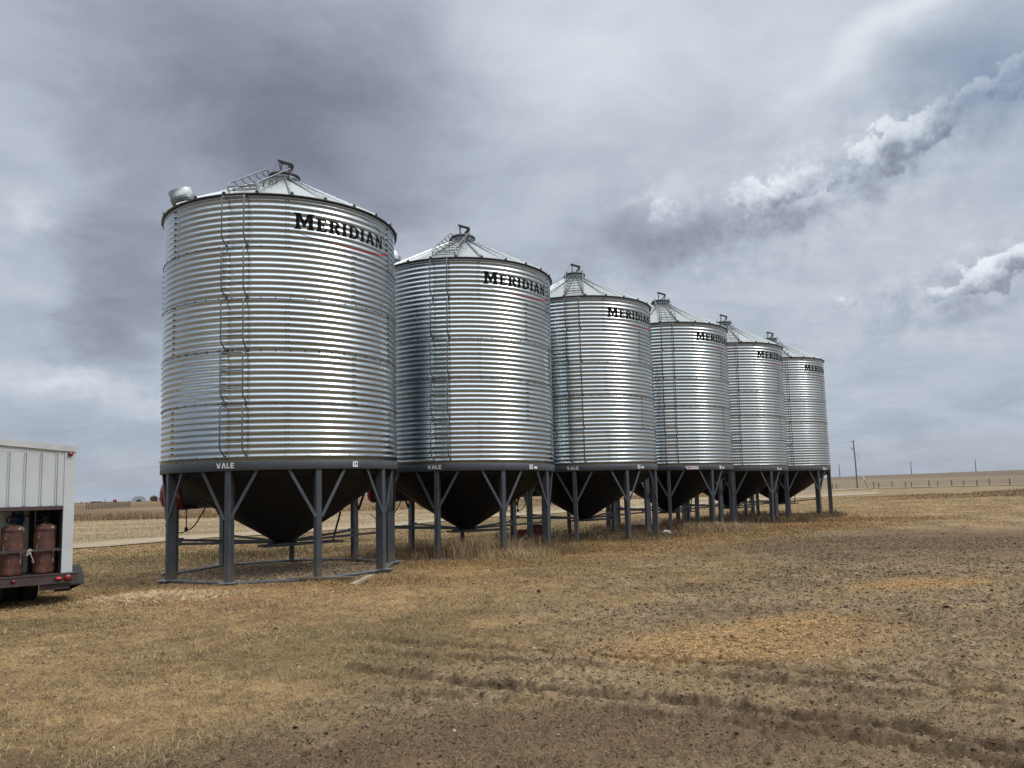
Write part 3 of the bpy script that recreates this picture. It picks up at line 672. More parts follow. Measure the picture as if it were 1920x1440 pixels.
    mb.tube([rp_(2.02, -.25, .12), rp_(2.02, .25, .12)], .010, 6); mb.tube([rp_(2.02, -.25, .05), rp_(2.02, .25, .05)], .010, 6)
    for k in range(6):
        r = 1.86-k*.27; mb.tube([rp_(r, -.24+.02*k, .055), rp_(r, .24-.02*k, .055)], .009, 6)
    mb.tube([rp_(1.98, 0, .05), rp_(.4, 0, .05)], .006, 5)
    part('roof_ladder', mb, M_PIPE, root)
    # bolted flange + dark ring band
    mb = MB(); mb.lathe([(BR-.01, 2.09), (BR+.012, 2.083), (BR+.022, 2.076), (BR+.018, 2.066), (BR+.004, 2.062), (BR+.004, 1.998)], 144, 0)
    for k in range(72):
        a = 2*math.pi*k/72; mb.box((math.cos(a)*(BR+.010), math.sin(a)*(BR+.010), 2.012), (.014, .017, .017), 1, Matrix.Rotation(a, 3, 'Z'))
        if k % 2: mb.box((math.cos(a)*(BR+.026), math.sin(a)*(BR+.026), 2.078), (.012, .015, .015), 2, Matrix.Rotation(a, 3, 'Z'))
    part('flange', mb, [M_GALV, M_GALV, M_BOLT], root)
    mb = MB(); mb.lathe([(BR-.02, 2.002), (BR+.007, 2.000), (BR+.010, 1.995), (BR+.010, 1.856), (BR+.006, 1.850), (BR-.03, 1.850), (BR-.03, 1.87), (BR-.012, 1.87), (BR-.012, 1.99)], 144, 0); part('ring_band', mb, M_STEEL, root)
    mb = MB(); mb.lathe([(2.03, 1.95), (2.045, 1.76), (2.02, 1.74), (1.10, 1.13), (1.10, 1.122), (.16, .56), (.16, .50), (.001, .50)], 96, 0); mb.lathe([(2.10, 1.92), (2.03, 1.92)], 96, 0)
    for q_a in range(6):
        a = R(60*q_a+17); u = Vector((math.cos(a), math.sin(a), 0)); mb.tube([u*2.022+Vector((0, 0, 1.738)), u*1.102+Vector((0, 0, 1.126))], .005, 4)
        a += R(30); u = Vector((math.cos(a), math.sin(a), 0)); mb.tube([u*1.10+Vector((0, 0, 1.12)), u*.162+Vector((0, 0, .557))], .005, 4)
    mb.lathe([(1.098, 1.131), (1.108, 1.126), (1.098, 1.119)], 96, 0); mb.lathe([(.16, .57), (.23, .55), (.23, .53), (.16, .53)], 32, 0)
    part('hopper', mb, M_CONE, root)
    # slide gate
    mb = MB(); g = R(137); gu = Vector((math.cos(g), math.sin(g), 0)); gv = Vector((-math.sin(g), math.cos(g), 0)); mb.box((0, 0, .515), (.46, .46, .03), 0, Matrix.Rotation(g, 3, 'Z'))
    for s_ in (-.17, .17): mb.bar(gu*-.42+gv*s_+Zu*.49, gu*1.15+gv*s_+Zu*.49, .035, .04)
    mb.bar(gu*-.42-gv*.17+Zu*.489, gu*-.42+gv*.17+Zu*.489, .04, .034); mb.bar(gu*1.15-gv*.17+Zu*.489, gu*1.15+gv*.17+Zu*.489, .04, .034)
    mb.box(gu*.15+Zu*.47, (.5, .28, .012), 0, Matrix.Rotation(g, 3, 'Z'))
    gate = part('slide_gate', mb, M_STEEL, root)
    mb = MB(); mb.bar(gu*.95+gv*-.1+Zu*.50, gu*1.15-gv*.02+Zu*1.03, .035, .02); mb.tube([gu*1.15-gv*.02+Zu*1.02, gu*1.15-gv*.02+Zu*1.06], .024, 8); part('gate_lever', mb, M_BLACK, gate)
    # legs with V braces, radial ties, skid ring
    for k in range(9):
        a = R(40*k); Rm = Matrix.Rotation(a, 3, 'Z'); u = Vector((math.cos(a), math.sin(a), 0)); v = Vector((-math.sin(a), math.cos(a), 0))
        mb = MB(); mb.box(u*2.045+Zu*.925, (.158, .104, 1.85), 0, Rm, .014)
        mb.box(u*2.05+Zu*.012, (.30, .24, .016), 0, Rm); leg = part('leg', mb, M_STEEL, root)
        for s_ in (-1, 1):
            mb = MB(); b = Vector((math.cos(a+s_*R(13.2)), math.sin(a+s_*R(13.2)), 0))*2.10
            mb.bar(u*2.118+v*s_*.05+Zu*1.06, b+Zu*1.856, .05, .012, 0, u); mb.bar(u*2.100+v*s_*.05+Zu*1.07, b*.99+Zu*1.856, .012, .03, 0, u)
            part('brace', mb, M_STEEL, leg)
        if k in (3, 4, 5, 6, 7, 8):
            mb = MB(); mb.bar(u*1.97+Zu*.64, u*.20+Zu*.555, .045, .045); mb.box(u*1.93+Zu*.645, (.12, .06, .07), 0, Rm); part('tie_bar', mb, M_STEEL, root)
    mb = MB()
    for k in range(9):
        for r_, z_, w_, h_ in ((2.10, .035, .045, .02), (2.00, .03, .045, .02), (2.05, .018, .012, .035)):
            a, b = R(40*k), R(40*(k+1)); mb.bar((r_*math.cos(a), r_*math.sin(a), z_), (r_*math.cos(b), r_*math.sin(b), z_), w_, h_)
        a = R(40*k); mb.box((2.10*math.cos(a), 2.10*math.sin(a), .043), (.30, .26, .012), 0, Matrix.Rotation(a+.4, 3, 'Z'))
    part('skid_ring', mb, M_SKID, root)
    # aeration fan
    fa = R(180)-PHI[0]; Fm = Matrix.Translation((0, 0, 1.49)) @ Matrix.Rotation(fa, 4, 'Z') @ Matrix.Rotation(R(90), 4, 'Y')
    mb = MB(); mb.lathe([(.27, 1.15), (.27, 1.84)], 40, 0, True, Fm); Zb = Matrix.Rotation(fa, 3, 'Z'); fu = Vector((math.cos(fa), math.sin(fa), 0))
    mb.box(fu*1.86+Zu*1.225, (.50, .30, .025), 0, Zb)
    fan = part('aeration_fan', mb, M_FANBLK, root)
    mb = MB(); mb.lathe([(.285, 1.83), (.295, 1.835), (.295, 2.05), (.285, 2.055), (.27, 2.055)], 40, 0, True, Fm); mb.lathe([(.27, 2.05), (.275, 2.15)], 40, 1, True, Fm); mb.lathe([(.29, 2.14), (.295, 2.15), (.29, 2.19), (.25, 2.25), (.14, 2.285), (.001, 2.295)], 40, 2, True, Fm)
    mb.box(fu*1.93+Vector((-math.sin(fa), math.cos(fa), 0))*(.286)+Zu*1.50, (.09, .035, .12), 3, Zb)
    part('fan_housing', mb, [M_FANRED, M_BLACK, M_FANRED, M_WHITE], fan)
    mb = MB(); f2 = Vector((-math.sin(fa), math.cos(fa), 0)); e_ = fu*1.72+f2*.16
    mb.tube([fu*1.80+f2*.12+Zu*1.23, fu*1.80+f2*.12+Zu*.84], .012, 6)
    mb.tube([fu*1.45+f2*.12+Zu*1.22]+[fu*(1.45+.35*t)+f2*.12+Zu*(1.22-.41*math.sin(t*math.pi/2)) for t in (.2, .4, .6, .8, 1)], .012, 6)
    mb.tube([fu*(1.80+.40*t)+f2*.12+Zu*(.80+.13*t*t-.05*math.sin(t*math.pi)) for t in (0, .25, .5, .75, 1)], .011, 6)
    mb.lathe([(.001, .79), (.03, .80), (.035, .83), (.03, .87), (.001, .88)], 10, 0, True, Matrix.Translation(fu*1.80+f2*.12)); part('power_cord', mb, M_RUBBER, fan)
    # brand lettering and swoosh on the upper wall
    s_ = BR; x = 0.; items = []; word = 'MERIDIAN'; ws = []
    total = sum(GL[c][0]*(.29 if i == 0 else .245) for i, c in enumerate(word))+7*.028; sc_ = 1.915/total
    for i, c in enumerate(word):
        h_ = .285 if i == 0 else .235; k_ = (.29 if i == 0 else .245)*sc_; items.append((c, x, 0, k_, h_)); x += GL[c][0]*k_+.028*sc_
    wrap(flat_glyphs(items), 'brand_lettering', M_DECALK, root, R(29), 5.952)
    # swoosh ribbon
    bm = bmesh.new()
    def rib(pts, mi):
        vs = []
        for i, (x, y, w_) in enumerate(pts):
            p0 = pts[max(i-1, 0)]; p1 = pts[min(i+1, len(pts)-1)]; dx, dy = p1[0]-p0[0], p1[1]-p0[1]; l = math.hypot(dx, dy); nx, ny = -dy/l, dx/l
            vs.append((bm.verts.new((x+nx*w_/2, y+ny*w_/2, 0)), bm.verts.new((x-nx*w_/2, y-ny*w_/2, 0))))
        for a_, b_ in zip(vs[:-1], vs[1:]): f = bm.faces.new((a_[0], a_[1], b_[1], b_[0])); f.material_index = mi
    def bez(p0, p1, p2, n, w0, w1): return [((1-t)**2*p0[0]+2*t*(1-t)*p1[0]+t*t*p2[0], (1-t)**2*p0[1]+2*t*(1-t)*p1[1]+t*t*p2[1], w0+(w1-w0)*t) for t in [i/n for i in range(n+1)]]
    rib(bez((.02, -.055, 0), (.30, -.15, 0), (.62, -.165, 0), 24, .005, .016), 0)
    rib(bez((.62, -.165, 0), (1.35, -.21, 0), (1.90, -.10, 0), 40, .016, .042), 1)
    rib(bez((1.90, -.10, 0), (2.09, -.03, 0), (2.10, .06, 0), 16, .046, .030), 1)
    rib(bez((2.10, .05, 0), (2.10, .20, 0), (1.86, .31, 0), 20, .018, .010), 0); rib(bez((1.86, .31, 0), (1.62, .42, 0), (1.28, .44, 0), 20, .010, .004), 0)
    wrap(bm, 'brand_swoosh', [M_DECALK, M_DECALR], root, R(29), 5.952, lift=.0034)
    return root
proto = make_bin()
def copy_tree(o, parent=None):
    c = o.copy(); COL.objects.link(c); c.parent = parent
    for ch in list(o.children): copy_tree(ch, c)
    return c
def plate(root, th, z, wd, ht, txt, size, sx=1.0, mats=(None, None)):
    bm = bmesh.new(); bmesh.ops.create_grid(bm, x_segments=1, y_segments=1, size=.5)
    for v in bm.verts: v.co.x *= wd; v.co.y *= ht
    o = wrap(bm, 'number_plate' if size > .05 else 'small_sticker', mats[0] or M_WHITE, root, R(th), z, BR+.0105, 0, .0015)
    if txt: wrap(text_bm(txt, size, 0, 0, sx), 'digits' if size > .05 else 'print', mats[1] or M_DECALK, o, R(th), z, BR+.0105, 0, .003)
    return o
LAB = ["nearest and largest grain bin, numbered 14, with bare gravel beneath it",
       "second grain bin from the left, numbered 15, tall dry grass around its legs",
       "third grain bin from the left, numbered 16, between bins 15 and 17",
       "fourth grain bin, with a red and white slanted sticker on its dark ring",
       "fifth grain bin from the left, mostly hidden behind the bin with the slanted sticker",
       "farthest and smallest looking grain bin at the right end of the row"]
roots = [proto]+[copy_tree(proto) for _ in range(5)]
for i, o in enumerate(roots):
    for ch in o.children:
        if i and ch.name.startswith('skid_ring'): ch.location.z = -.035   # sunk in the grass
        if i and ch.name.startswith('aeration_fan'): ch.location = (-.10*math.cos(PHI[0]), .10*math.sin(PHI[0]), 0)
    tx, ty = TILT[i]
    o.matrix_world = Matrix.Translation((*BINS[i], DZ[i])) @ Matrix.Rotation(tx, 4, 'Y') @ Matrix.Rotation(-ty, 4, 'X') @ Matrix.Rotation(PHI[i], 4, 'Z')
    tag(o, LAB[i], 'grain bin', 'hopper bottom grain bins standing in a row')
    na = (58.2, 59.9, 51.0, 49.6, 49.5, 49.0)[i]
    plate(o, na, 1.931, .108, .098, str(14+i), .094, .95)
    if i: plate(o, na+(4.2 if i != 2 else 3.9), 1.915, .11, .055, ('PEAS', 'DURUM', 'OATS', 'RYE', 'OATS')[i-1] if False else ':: ::', .045, 1.0, (None, M_GREYTXT))
    if i < 3:
        its = []; x = -.175
        for g_, wd in (('V2', .085), ('A2', .085), ('L2', .082), ('E2', .088)):
            its.append((g_, x, -.043, wd, .086)); x += GL[g_][0]*wd+.012
        wrap(flat_glyphs(its), 'maker_lettering', M_WHITE, o, R(-.3), 1.938, BR+.0105, 0, .0015)
        wrap(flat_glyphs([('T2', -.061, -.043, .085, .06)]), 'red_emblem', M_DECALR, o, R(-.3), 1.938, BR+.0105, 0, .0012)
    if i == 3:
        def quad(pts):
            bm = bmesh.new(); bm.faces.new([bm.verts.new((x, y, 0)) for x, y in pts]); return bm
        s1 = wrap(quad([(-.17, -.055), (.24, -.055), (.215, .055), (-.24, .055)]), 'slanted_sticker', M_DECALR, o, R(19.6), 1.925, BR+.0105, 0, .001)
        wrap(quad([(-.150, -.045), (.228, -.045), (.206, .045), (-.215, .045)]), 'sticker_face', M_WHITE, s1, R(19.6), 1.925, BR+.0105, 0, .002)
        wrap(flat_glyphs([('V2', -.15, -.03, .10, .06)]), 'red_emblem', M_DECALR, s1, R(19.6), 1.925, BR+.0105, 0, .0032)
        wrap(text_bm('INDUSTRIES', .048, .075, -.004, 1.0), 'print', M_GREYTXT, s1, R(19.6), 1.925, BR+.0105, 0, .0032)

# ------------------------------------------------------------------ trailer with its gas alcove (local x = to the left along the rear, y = forward)
P0 = Vector((-6.515, 11.165, 0)); dl = Vector((-.747, -.665, 0)).normalized(); fw = Vector((-.665, .747, 0)).normalized()
TR = Matrix(((dl.x, fw.x, 0, P0.x), (dl.y, fw.y, 0, P0.y), (0, 0, 1, -.05), (0, 0, 0, 1)))
tr = bpy.data.objects.new('utility_trailer', None); COL.objects.link(tr); tr.matrix_world = TR
tag(tr, "white box trailer with an open alcove in its rear, parked left of the bins", 'trailer')
TB, TT, AT, TW, TL = .46, 2.16, 1.36, 2.15, 3.4     # bed, top, alcove top, width, length
def tpart(name, mb, m, p=tr): return part(name, mb, m, p)
mb = MB(); mb.box((TW/2, (.62+TL)/2, (TB+TT)/2), (TW-.04, TL-.62, TT-TB), 0)      # box body behind the alcove
mb.box((TW/2, .31, (AT+TT)/2+.02), (TW-.04, .62, TT-AT-.04), 0)
mb.box((.075, .31, (TB+AT)/2+.02), (.13, .618, AT-TB+.04), 0); mb.box((TW-.08, .31, (TB+AT)/2+.02), (.12, .618, AT-TB+.04), 0)
mb.box((.072, -.006, (TB+TT)/2), (.136, .012, TT-TB-.01), 0)
for k in range(11):      # standing seams of the sheet cladding
    x = .215+k*.19; mb.box((x, -.008, (AT+TT)/2+.03), (.016, .016, TT-AT-.06), 0); mb.box((x+.03, -.006, (AT+TT)/2+.03), (.008, .012, TT-AT-.06), 0)
    if 0 < k: mb.box((x-.03, .606, (TB+AT)/2), (.014, .03, AT-TB-.02), 0)
for k in range(9): mb.box((.02-.008, .5+k*.35, (TB+TT)/2), (.016, .016, TT-TB-.04), 0)
tpart('box_body', mb, M_TRWHITE)
mb = MB(); pk = .10    # roof: low gable with a trim along the eave
xs = [.0, TW/2, TW]; zs = [TT, TT+pk, TT]
for i in range(2):
    a = (xs[i], -.03, zs[i]); b = (xs[i+1], -.03, zs[i+1]); P = [a, b, (b[0], TL+.06, b[2]), (a[0], TL+.06, a[2])]
    P = P+[(p[0], p[1], p[2]+.085) for p in P]; mb.add(P, [(3, 2, 1, 0), (4, 5, 6, 7), (0, 1, 5, 4), (1, 2, 6, 5), (2, 3, 7, 6), (3, 0, 4, 7)], 0)

mb.add([(0, -.002, TT), (TW, -.002, TT), (TW/2, -.002, TT+pk+.01)], [(0, 1, 2)], 0)
tpart('roof', mb, M_TRTRIM)
mb = MB(); mb.box((TW/2+.06, .0, AT+.012), (TW-.18, .10, .045), 0); mb.box((TW/2+.06, .30, AT-.012), (TW-.18, .58, .012), 0)
for k in range(6): mb.box((.30+.33*k, -.03, AT+.04), (.02, .02, .015), 0)
tpart('alcove_header', mb, M_TRFRAME)
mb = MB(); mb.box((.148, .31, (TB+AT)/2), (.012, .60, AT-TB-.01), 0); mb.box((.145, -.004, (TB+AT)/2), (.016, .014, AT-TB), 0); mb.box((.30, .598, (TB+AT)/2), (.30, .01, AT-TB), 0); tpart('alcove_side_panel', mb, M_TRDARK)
mb = MB(); mb.box((TW/2, .30, TB-.02), (TW, .62, .035), 0); mb.box((TW/2, TL/2, TB-.045), (TW-.02, TL, .03), 0); mb.box((TW/2, -.10, TB-.06), (TW+.10, .05, .115), 0); mb.box((TW/2, -.075, TB-.002), (TW+.10, .12, .012), 0); mb.box((TW/2, -.105, TB-.12), (TW+.10, .07, .012), 0)
mb.box((.22, -.06, TB-.17), (.36, .05, .09), 0)
for x in (.45, TW-.45): mb.box((x, TL/2, TB-.11), (.08, TL, .10), 0)
mb.box((TW/2, 1.15, .33), (TW-.3, .07, .07), 0)
mb.bar((.45, TL, .36), (TW/2, TL+1.3, .36), .08, .08); mb.bar((TW-.45, TL, .36), (TW/2, TL+1.3, .36), .08, .08)
tpart('bed_frame', mb, M_TRFRAME)
for x in (.38, .62, TW-.62, TW-.38):
    Wm = Matrix.Translation((x, 1.0, .33)) @ Matrix.Rotation(R(90), 4, 'Y')
    mb = MB(); mb.lathe([(.16, -.07), (.25, -.10), (.315, -.095), (.33, -.07), (.334, 0), (.33, .07), (.315, .095), (.25, .10), (.16, .07)], 40, 0, True, Wm)
    for k in range(40):
        a = 2*math.pi*k/40; mb.box((x, 1.0+.335*math.cos(a), .33+.335*math.sin(a)), (.15, .018, .014), 0, Matrix.Rotation(a+math.pi/2, 3, 'X'))
    wh = tpart('wheel', mb, M_RUBBER); mb = MB(); mb.lathe([(.001, -.03), (.10, -.03), (.15, -.06), (.165, -.075), (.165, .075), (.15, .06), (.10, .03), (.001, .03)], 24, 0, True, Wm); part('rim', mb, M_TRFRAME, wh)
mb = MB(); P = []; n = 12
for k in range(n+1):
    a = R(180-k*13.0)
    for x in (-.20, .02): P.append((x, .95+.46*math.cos(a)*-1-.35, .12+.40*math.sin(a)))
mb.add(P, [(2*i, 2*i+1, 2*i+3, 2*i+2) for i in range(n)], 0, True); mb.add([(p[0], p[1], p[2]-.015) for p in P], [(2*i+2, 2*i+3, 2*i+1, 2*i) for i in range(n)], 0, True)
mb.add([P[2*i] for i in range(n+1)], [tuple(range(n+1))], 0); tpart('fender', mb, M_RUBBER)
def lamp(name, x, z, r, m, sx=1.0):
    mb = MB(); Lm = Matrix.Translation((x, -.126, z)) @ Matrix.Rotation(R(90), 4, 'X') @ Matrix.Diagonal((sx, 1, 1, 1))
    mb.lathe([(r*1.12, 0), (r*1.12, .012), (r*.98, .016)], 24, 1, True, Lm); mb.lathe([(r*.98, .012), (r*.8, .026), (r*.4, .034), (.001, .036)], 24, 0, True, Lm); tpart(name, mb, [m, M_BLACK])
lamp('tail_light', .075, TB-.06, .045, M_LENS); lamp('reflector', .19, TB-.062, .026, M_LENSB, 1.7); lamp('marker_light', .72, TB-.055, .026, M_LENS); lamp('marker_light', .90, TB-.058, .026, M_LENS)
lamp('tail_light', TW-.075, TB-.06, .045, M_LENS); lamp('reflector', TW-.19, TB-.062, .026, M_LENSB, 1.7)
mb = MB(); Lm = Matrix.Translation((.075, -.02, TT-.03)) @ Matrix.Rotation(R(90), 4, 'X'); mb.lathe([(.034, -.015), (.034, .01), (.026, .03), (.001, .036)], 20, 0, True, Lm); tpart('clearance_light', mb, M_LENS)
mb = MB(); mb.bar((.20, .025, .795), (.92, .025, .795), .022, .034); mb.box((.93, .04, .79), (.05, .07, .05)); mb.box((.17, .04, .79), (.05, .07, .04)); mb.bar((.17, .025, .795), (.21, .025, .795), .02, .03); tpart('retaining_bar', mb, M_TRFRAME)
mb = MB(); Rm_ = Matrix.Translation((.60, .50, 1.22)) @ Matrix.Rotation(R(90), 4, 'X'); mb.lathe([(.001, -.06), (.06, -.055), (.075, -.02), (.075, .02), (.06, .05), (.025, .06), (.025, .08), (.001, .085)], 20, 0, True, Rm_)
mb.box((.60, .52, 1.29), (.07, .06, .07), 0); mb.tube([(.56, .5, 1.31), (.56, .5, 1.345)], .012); mb.tube([(.64, .5, 1.31), (.64, .5, 1.345)], .012); mb.tube([(.60, .46, 1.33), (.60, .46, 1.36)], .014)
mb.box((.60, .57, 1.22), (.14, .02, .22), 1)
reg = tpart('regulator', mb, [M_BLUE, M_BLACK])
mb = MB()
def crv(pts, n=14):
    out = []; pts = [Vector(p) for p in pts]
    for i in range(len(pts)-1):
        p0 = pts[max(i-1, 0)]; p1 = pts[i]; p2 = pts[i+1]; p3 = pts[min(i+2, len(pts)-1)]
        for k in range(4): t = k/4; out.append(.5*((2*p1)+(-p0+p2)*t+(2*p0-5*p1+4*p2-p3)*t*t+(-p0+3*p1-3*p2+p3)*t**3))
    return out+[pts[-1]]
mb.tube(crv([(.66, .48, 1.27), (.72, .46, 1.26), (.745, .42, 1.20), (.72, .34, 1.18), (.71, .25, 1.22), (.70, .19, 1.21)]), .009)
mb.tube(crv([(.545, .48, 1.27), (.49, .46, 1.27), (.455, .42, 1.20), (.46, .38, 1.13)]), .009)
mb.tube(crv([(.46, .38, 1.13), (.42, .30, 1.18), (.36, .22, 1.20), (.315, .19, 1.20)]), .008); mb.tube([(.60, .46, 1.17), (.62, .40, 1.05)], .02)
part('hose', mb, M_RUBBER, reg)
# two gas cylinders standing in the alcove
def cyl(u, v, lab):
    root = bpy.data.objects.new('gas_cylinder', None); COL.objects.link(root); root.matrix_world = TR @ Matrix.Translation((u, v, TB))
    mb = MB(); mb.lathe([(.001, .0), (.12, .0), (.136, .02), (.139, .05), (.139, .575), (.132, .60), (.138, .605), (.137, .615), (.135, .645), (.10, .675), (.055, .69), (.03, .70), (.001, .70)], 40, 0)
    part('body', mb, M_RUST, root)
    mb = MB(); mb.lathe([(.035, .69), (.04, .70), (.04, .72), (.02, .725), (.02, .75), (.012, .75), (.001, .79)], 16, 0); mb.tube([(-.035, 0, .775), (.045, 0, .755)], .012); mb.lathe([(.001, .80), (.03, .80), (.03, .785), (.001, .785)], 10, 0); part('valve', mb, M_BLACK, root)
    tag(root, lab, 'gas cylinder', 'rusty gas cylinders in the trailer alcove'); return root
c1 = cyl(.705, .185, "left rusty brown gas cylinder strapped in the trailer alcove, away from the dark side panel")
c2 = cyl(.315, .185, "right rusty gas cylinder with more peeling paint, next to the alcove's dark side panel")
bm = bmesh.new()
for a, b, c in (((-.02, 0), (.02, 0), (0, 0)),): pass
mb = MB()
for (u0, z0, u1, z1, wd) in ((.54, .80, .56, .73, .03), (.52, .79, .50, .70, .025), (.50, .72, .475, .64, .016), (.50, .655, .47, .625, .012), (.53, .80, .545, .74, .04)):
    mb.bar((u0, -.002, z0), (u1, -.012, z1), wd, .006)
mb.tube([(.50, .012, .79), (.52, .0, .815), (.55, .012, .79)], .012)
rag = link('rag', mb.mesh('rag', M_RAG)); rag.matrix_world = TR; tag(rag, "small torn cloth strip tied on the bar between the two gas cylinders", 'rag')

# ------------------------------------------------------------------ loose things round the bins
def board(name, a, b, wd, th_, z, m, lab, roll=0):
    mb = MB(); l = math.hypot(b[0]-a[0], b[1]-a[1]); mb.box((l/2, 0, th_/2), (l, wd, th_)); o = part(name, mb, m, None)
    o.matrix_world = Matrix.Translation((a[0], a[1], z)) @ Matrix.Rotation(math.atan2(b[1]-a[1], b[0]-a[0]), 4, 'Z') @ Matrix.Rotation(R(-1.2), 4, 'Y'); tag(o, lab, 'wooden board')
board('wooden_board', (-2.74, 12.0), (-2.66, 13.1), .09, .042, .012, M_WOOD, "short pale timber offcut lying on the ground in front of bin 14")
board('wooden_board', (-4.05, 13.12), (-2.90, 12.84), .10, .03, .02, M_DARKWOOD, "long dark weathered plank lying along the skid ring of bin 14")
def open_box(name, cx, cy, sx, sy, sz, rot, m, lab):
    mb = MB(); t = .012
    for px, py, w_, d_ in ((0, -sy/2, sx, t), (0, sy/2, sx, t), (-sx/2, 0, t, sy-t), (sx/2, 0, t, sy-t)): mb.box((px, py, sz/2), (w_, d_, sz))
    mb.box((0, 0, .012), (sx-t, sy-t, .02)); mb.box((0, -sy/2-.012, sz-.02), (sx+.03, .016, .03)); mb.box((0, sy/2+.012, sz-.02), (sx+.03, .016, .03)); mb.box((-sx/2-.012, 0, sz-.02), (.016, sy-.01, .03)); mb.box((sx/2+.012, 0, sz-.02), (.016, sy-.01, .03))
    o = part(name, mb, m, None); o.location = (cx, cy, 0.); o.rotation_euler = (0, 0, rot); tag(o, lab, 'metal box', 'red metal boxes behind bin 15'); return o
open_box('metal_box', -.10, 23.0, .60, .40, .24, .15, M_TOOL, "wider low red metal box in the grass behind bin 15")
open_box('metal_box', .16, 24.1, .34, .34, .34, .4, M_TOOL, "smaller taller dark red metal box behind the low red box")
def rock(name, loc, s, m, seed):
    bm = bmesh.new(); bmesh.ops.create_icosphere(bm, subdivisions=3, radius=1); rr = random.Random(seed); o_ = rr.random()*50
    for v in bm.verts:
        n_ = float(fbm(np.array(v.co.x*1.3+o_), np.array(v.co.y*1.3+v.co.z*1.7), 3, seed)); v.co = Vector((v.co.x*s[0], v.co.y*s[1], max(v.co.z, -.3)*s[2]))*(.65+.7*n_)
    for f in bm.faces: f.smooth = True
    me = bpy.data.meshes.new(name); bm.to_mesh(me); bm.free(); me.materials.append(m); return link(name, me, None, loc)
tag(rock('white_rock', (3.93, 22.75, .05), (.14, .10, .10), M_STONE, 3), "white lump beside the front right leg of bin 16", 'rock')

# ------------------------------------------------------------------ utility poles, posts, marker
def upole(x, y, h, r, lab, full, grp):
    z = float(macro(np.array(float(x)), np.array(float(y)))); root = bpy.data.objects.new('utility_pole', None); COL.objects.link(root); root.location = (x, y, z)
    mb = MB(); mb.tube([(0, 0, -.5), (-.06, 0, h*.5), (-.18 if full else 0, 0, h)], r*1.25, 10, 0, r*.8); part('pole', mb, M_POLE, root)
    if full:
        mb = MB(); mb.bar((-.16, 0, h-.28), (-.62, .05, h-.30), .07, .08); mb.tube([(-.20, 0, h-1.5), (-.55, 0, h-1.45)], .03); mb.tube([(-.8, 0, h-1.35), (-.5, 0, h-1.30), (-.42, 0, h-1.6), (-.46, 0, h-1.75)], .06); part('crossarm', mb, M_POLE, root)
        mb = MB(); mb.tube([(.05, 0, h-2.2), (.55, 0, h-2.4), (.62, 0, h-3.4), (.05, 0, h-3.7)], .022, 6); mb.tube([(-.6, 0, h-.3), (-1.35, 0, h-.5), (-.6, 0, h-1.4)], .010, 5); mb.tube([(-.6, 0, h-.3), (-14, 6, h-1.4), (-30, 14, h-.9)], .009, 5); mb.tube([(-.1, 0, h-.3), (2.4, -1, h-3.3), (5.2, -2, .3)], .008, 5); part('wire', mb, M_WIRE, root)
    else:
        mb = MB(); mb.bar((-.7, 0, h-.5), (.7, 0, h-.5), .12, .12); part('crossarm', mb, M_POLE, root)
    tag(root, lab, 'utility pole', grp)
upole(55.5, 132.3, 8.4, .11, "tall nearer utility pole with a short arm and wires, right of the bin row", True, None)
for a, d, h, lab in ((21.7, 640, 9.6, "distant utility pole on the skyline, left of the tall near pole"), (26.1, 650, 9.4, "distant utility pole on the skyline, middle of the right hand field"), (29.8, 660, 9.2, "rightmost distant utility pole on the skyline")):
    upole(d*math.sin(R(a)), d*math.cos(R(a)), h, .26, lab, False, 'distant utility poles on the skyline')
mb = MB(); mb.tube([(0, 0, -.2), (-.55, 0, 1.45)], .045, 8, 0); mb.tube([(-.50, 0, 1.35), (-.66, 0, 1.85)], .075, 8, 1)
mk = part('marker_post', mb, [M_POST, M_WHITE], None); mk.location = (49.9, 115.2, float(macro(np.array(49.9), np.array(115.2)))); tag(mk, "leaning marker post with a white top beside the gravel road", 'marker post')
def fence(name, pts, h, lab, wires=(.45, .8), r=.07, cat='fence'):
    root = bpy.data.objects.new(name, None); COL.objects.link(root); x0, y0 = pts[0]; z0 = float(macro(np.array(float(x0)), np.array(float(y0)))); root.location = (x0, y0, z0)
    top = []
    for i, (x, y) in enumerate(pts):
        z = float(macro(np.array(float(x)), np.array(float(y))))-z0; hh = h*(.85+.3*random.random()); lean = (random.random()-.5)*.16
        mb = MB(); mb.tube([(0, 0, -.2), (lean, 0, hh)], r, 6); o = part('post', mb, M_POST, root); o.location = (x-x0, y-y0, z); top.append((x-x0, y-y0, z))
    mb = MB()
    for wz in wires: mb.tube([(p[0], p[1], p[2]+h*wz) for p in top], .006, 4)
    part('fence_wire', mb, M_WIRE, root); tag(root, lab, cat)
fence('wire_fence', [(52, 134), (58.8, 133.4), (61, 131.5), (64.5, 132), (69.5, 133.0), (74.5, 134), (80, 136), (85.5, 139), (92, 143), (99, 148), (106, 153)], 1.25, "row of wooden posts and wire beyond the gravel road, farther of the two fences")
fence('wire_fence', [(44, 125.2), (49, 124.7), (55.4, 124.0), (58.7, 122.0), (60.6, 118.5), (62.8, 116.2), (64.9, 113.3), (67.8, 110.3), (70.5, 108), (74, 106)], .95, "row of short posts and wire along the near side of the gravel road")
fence('wire_fence', [(-73-.545*k, 128.5+1.62*k) for k in range(26)], 1.15, "long row of fence posts across the field between the trailer and the nearest bin", (.5, .85), .08)

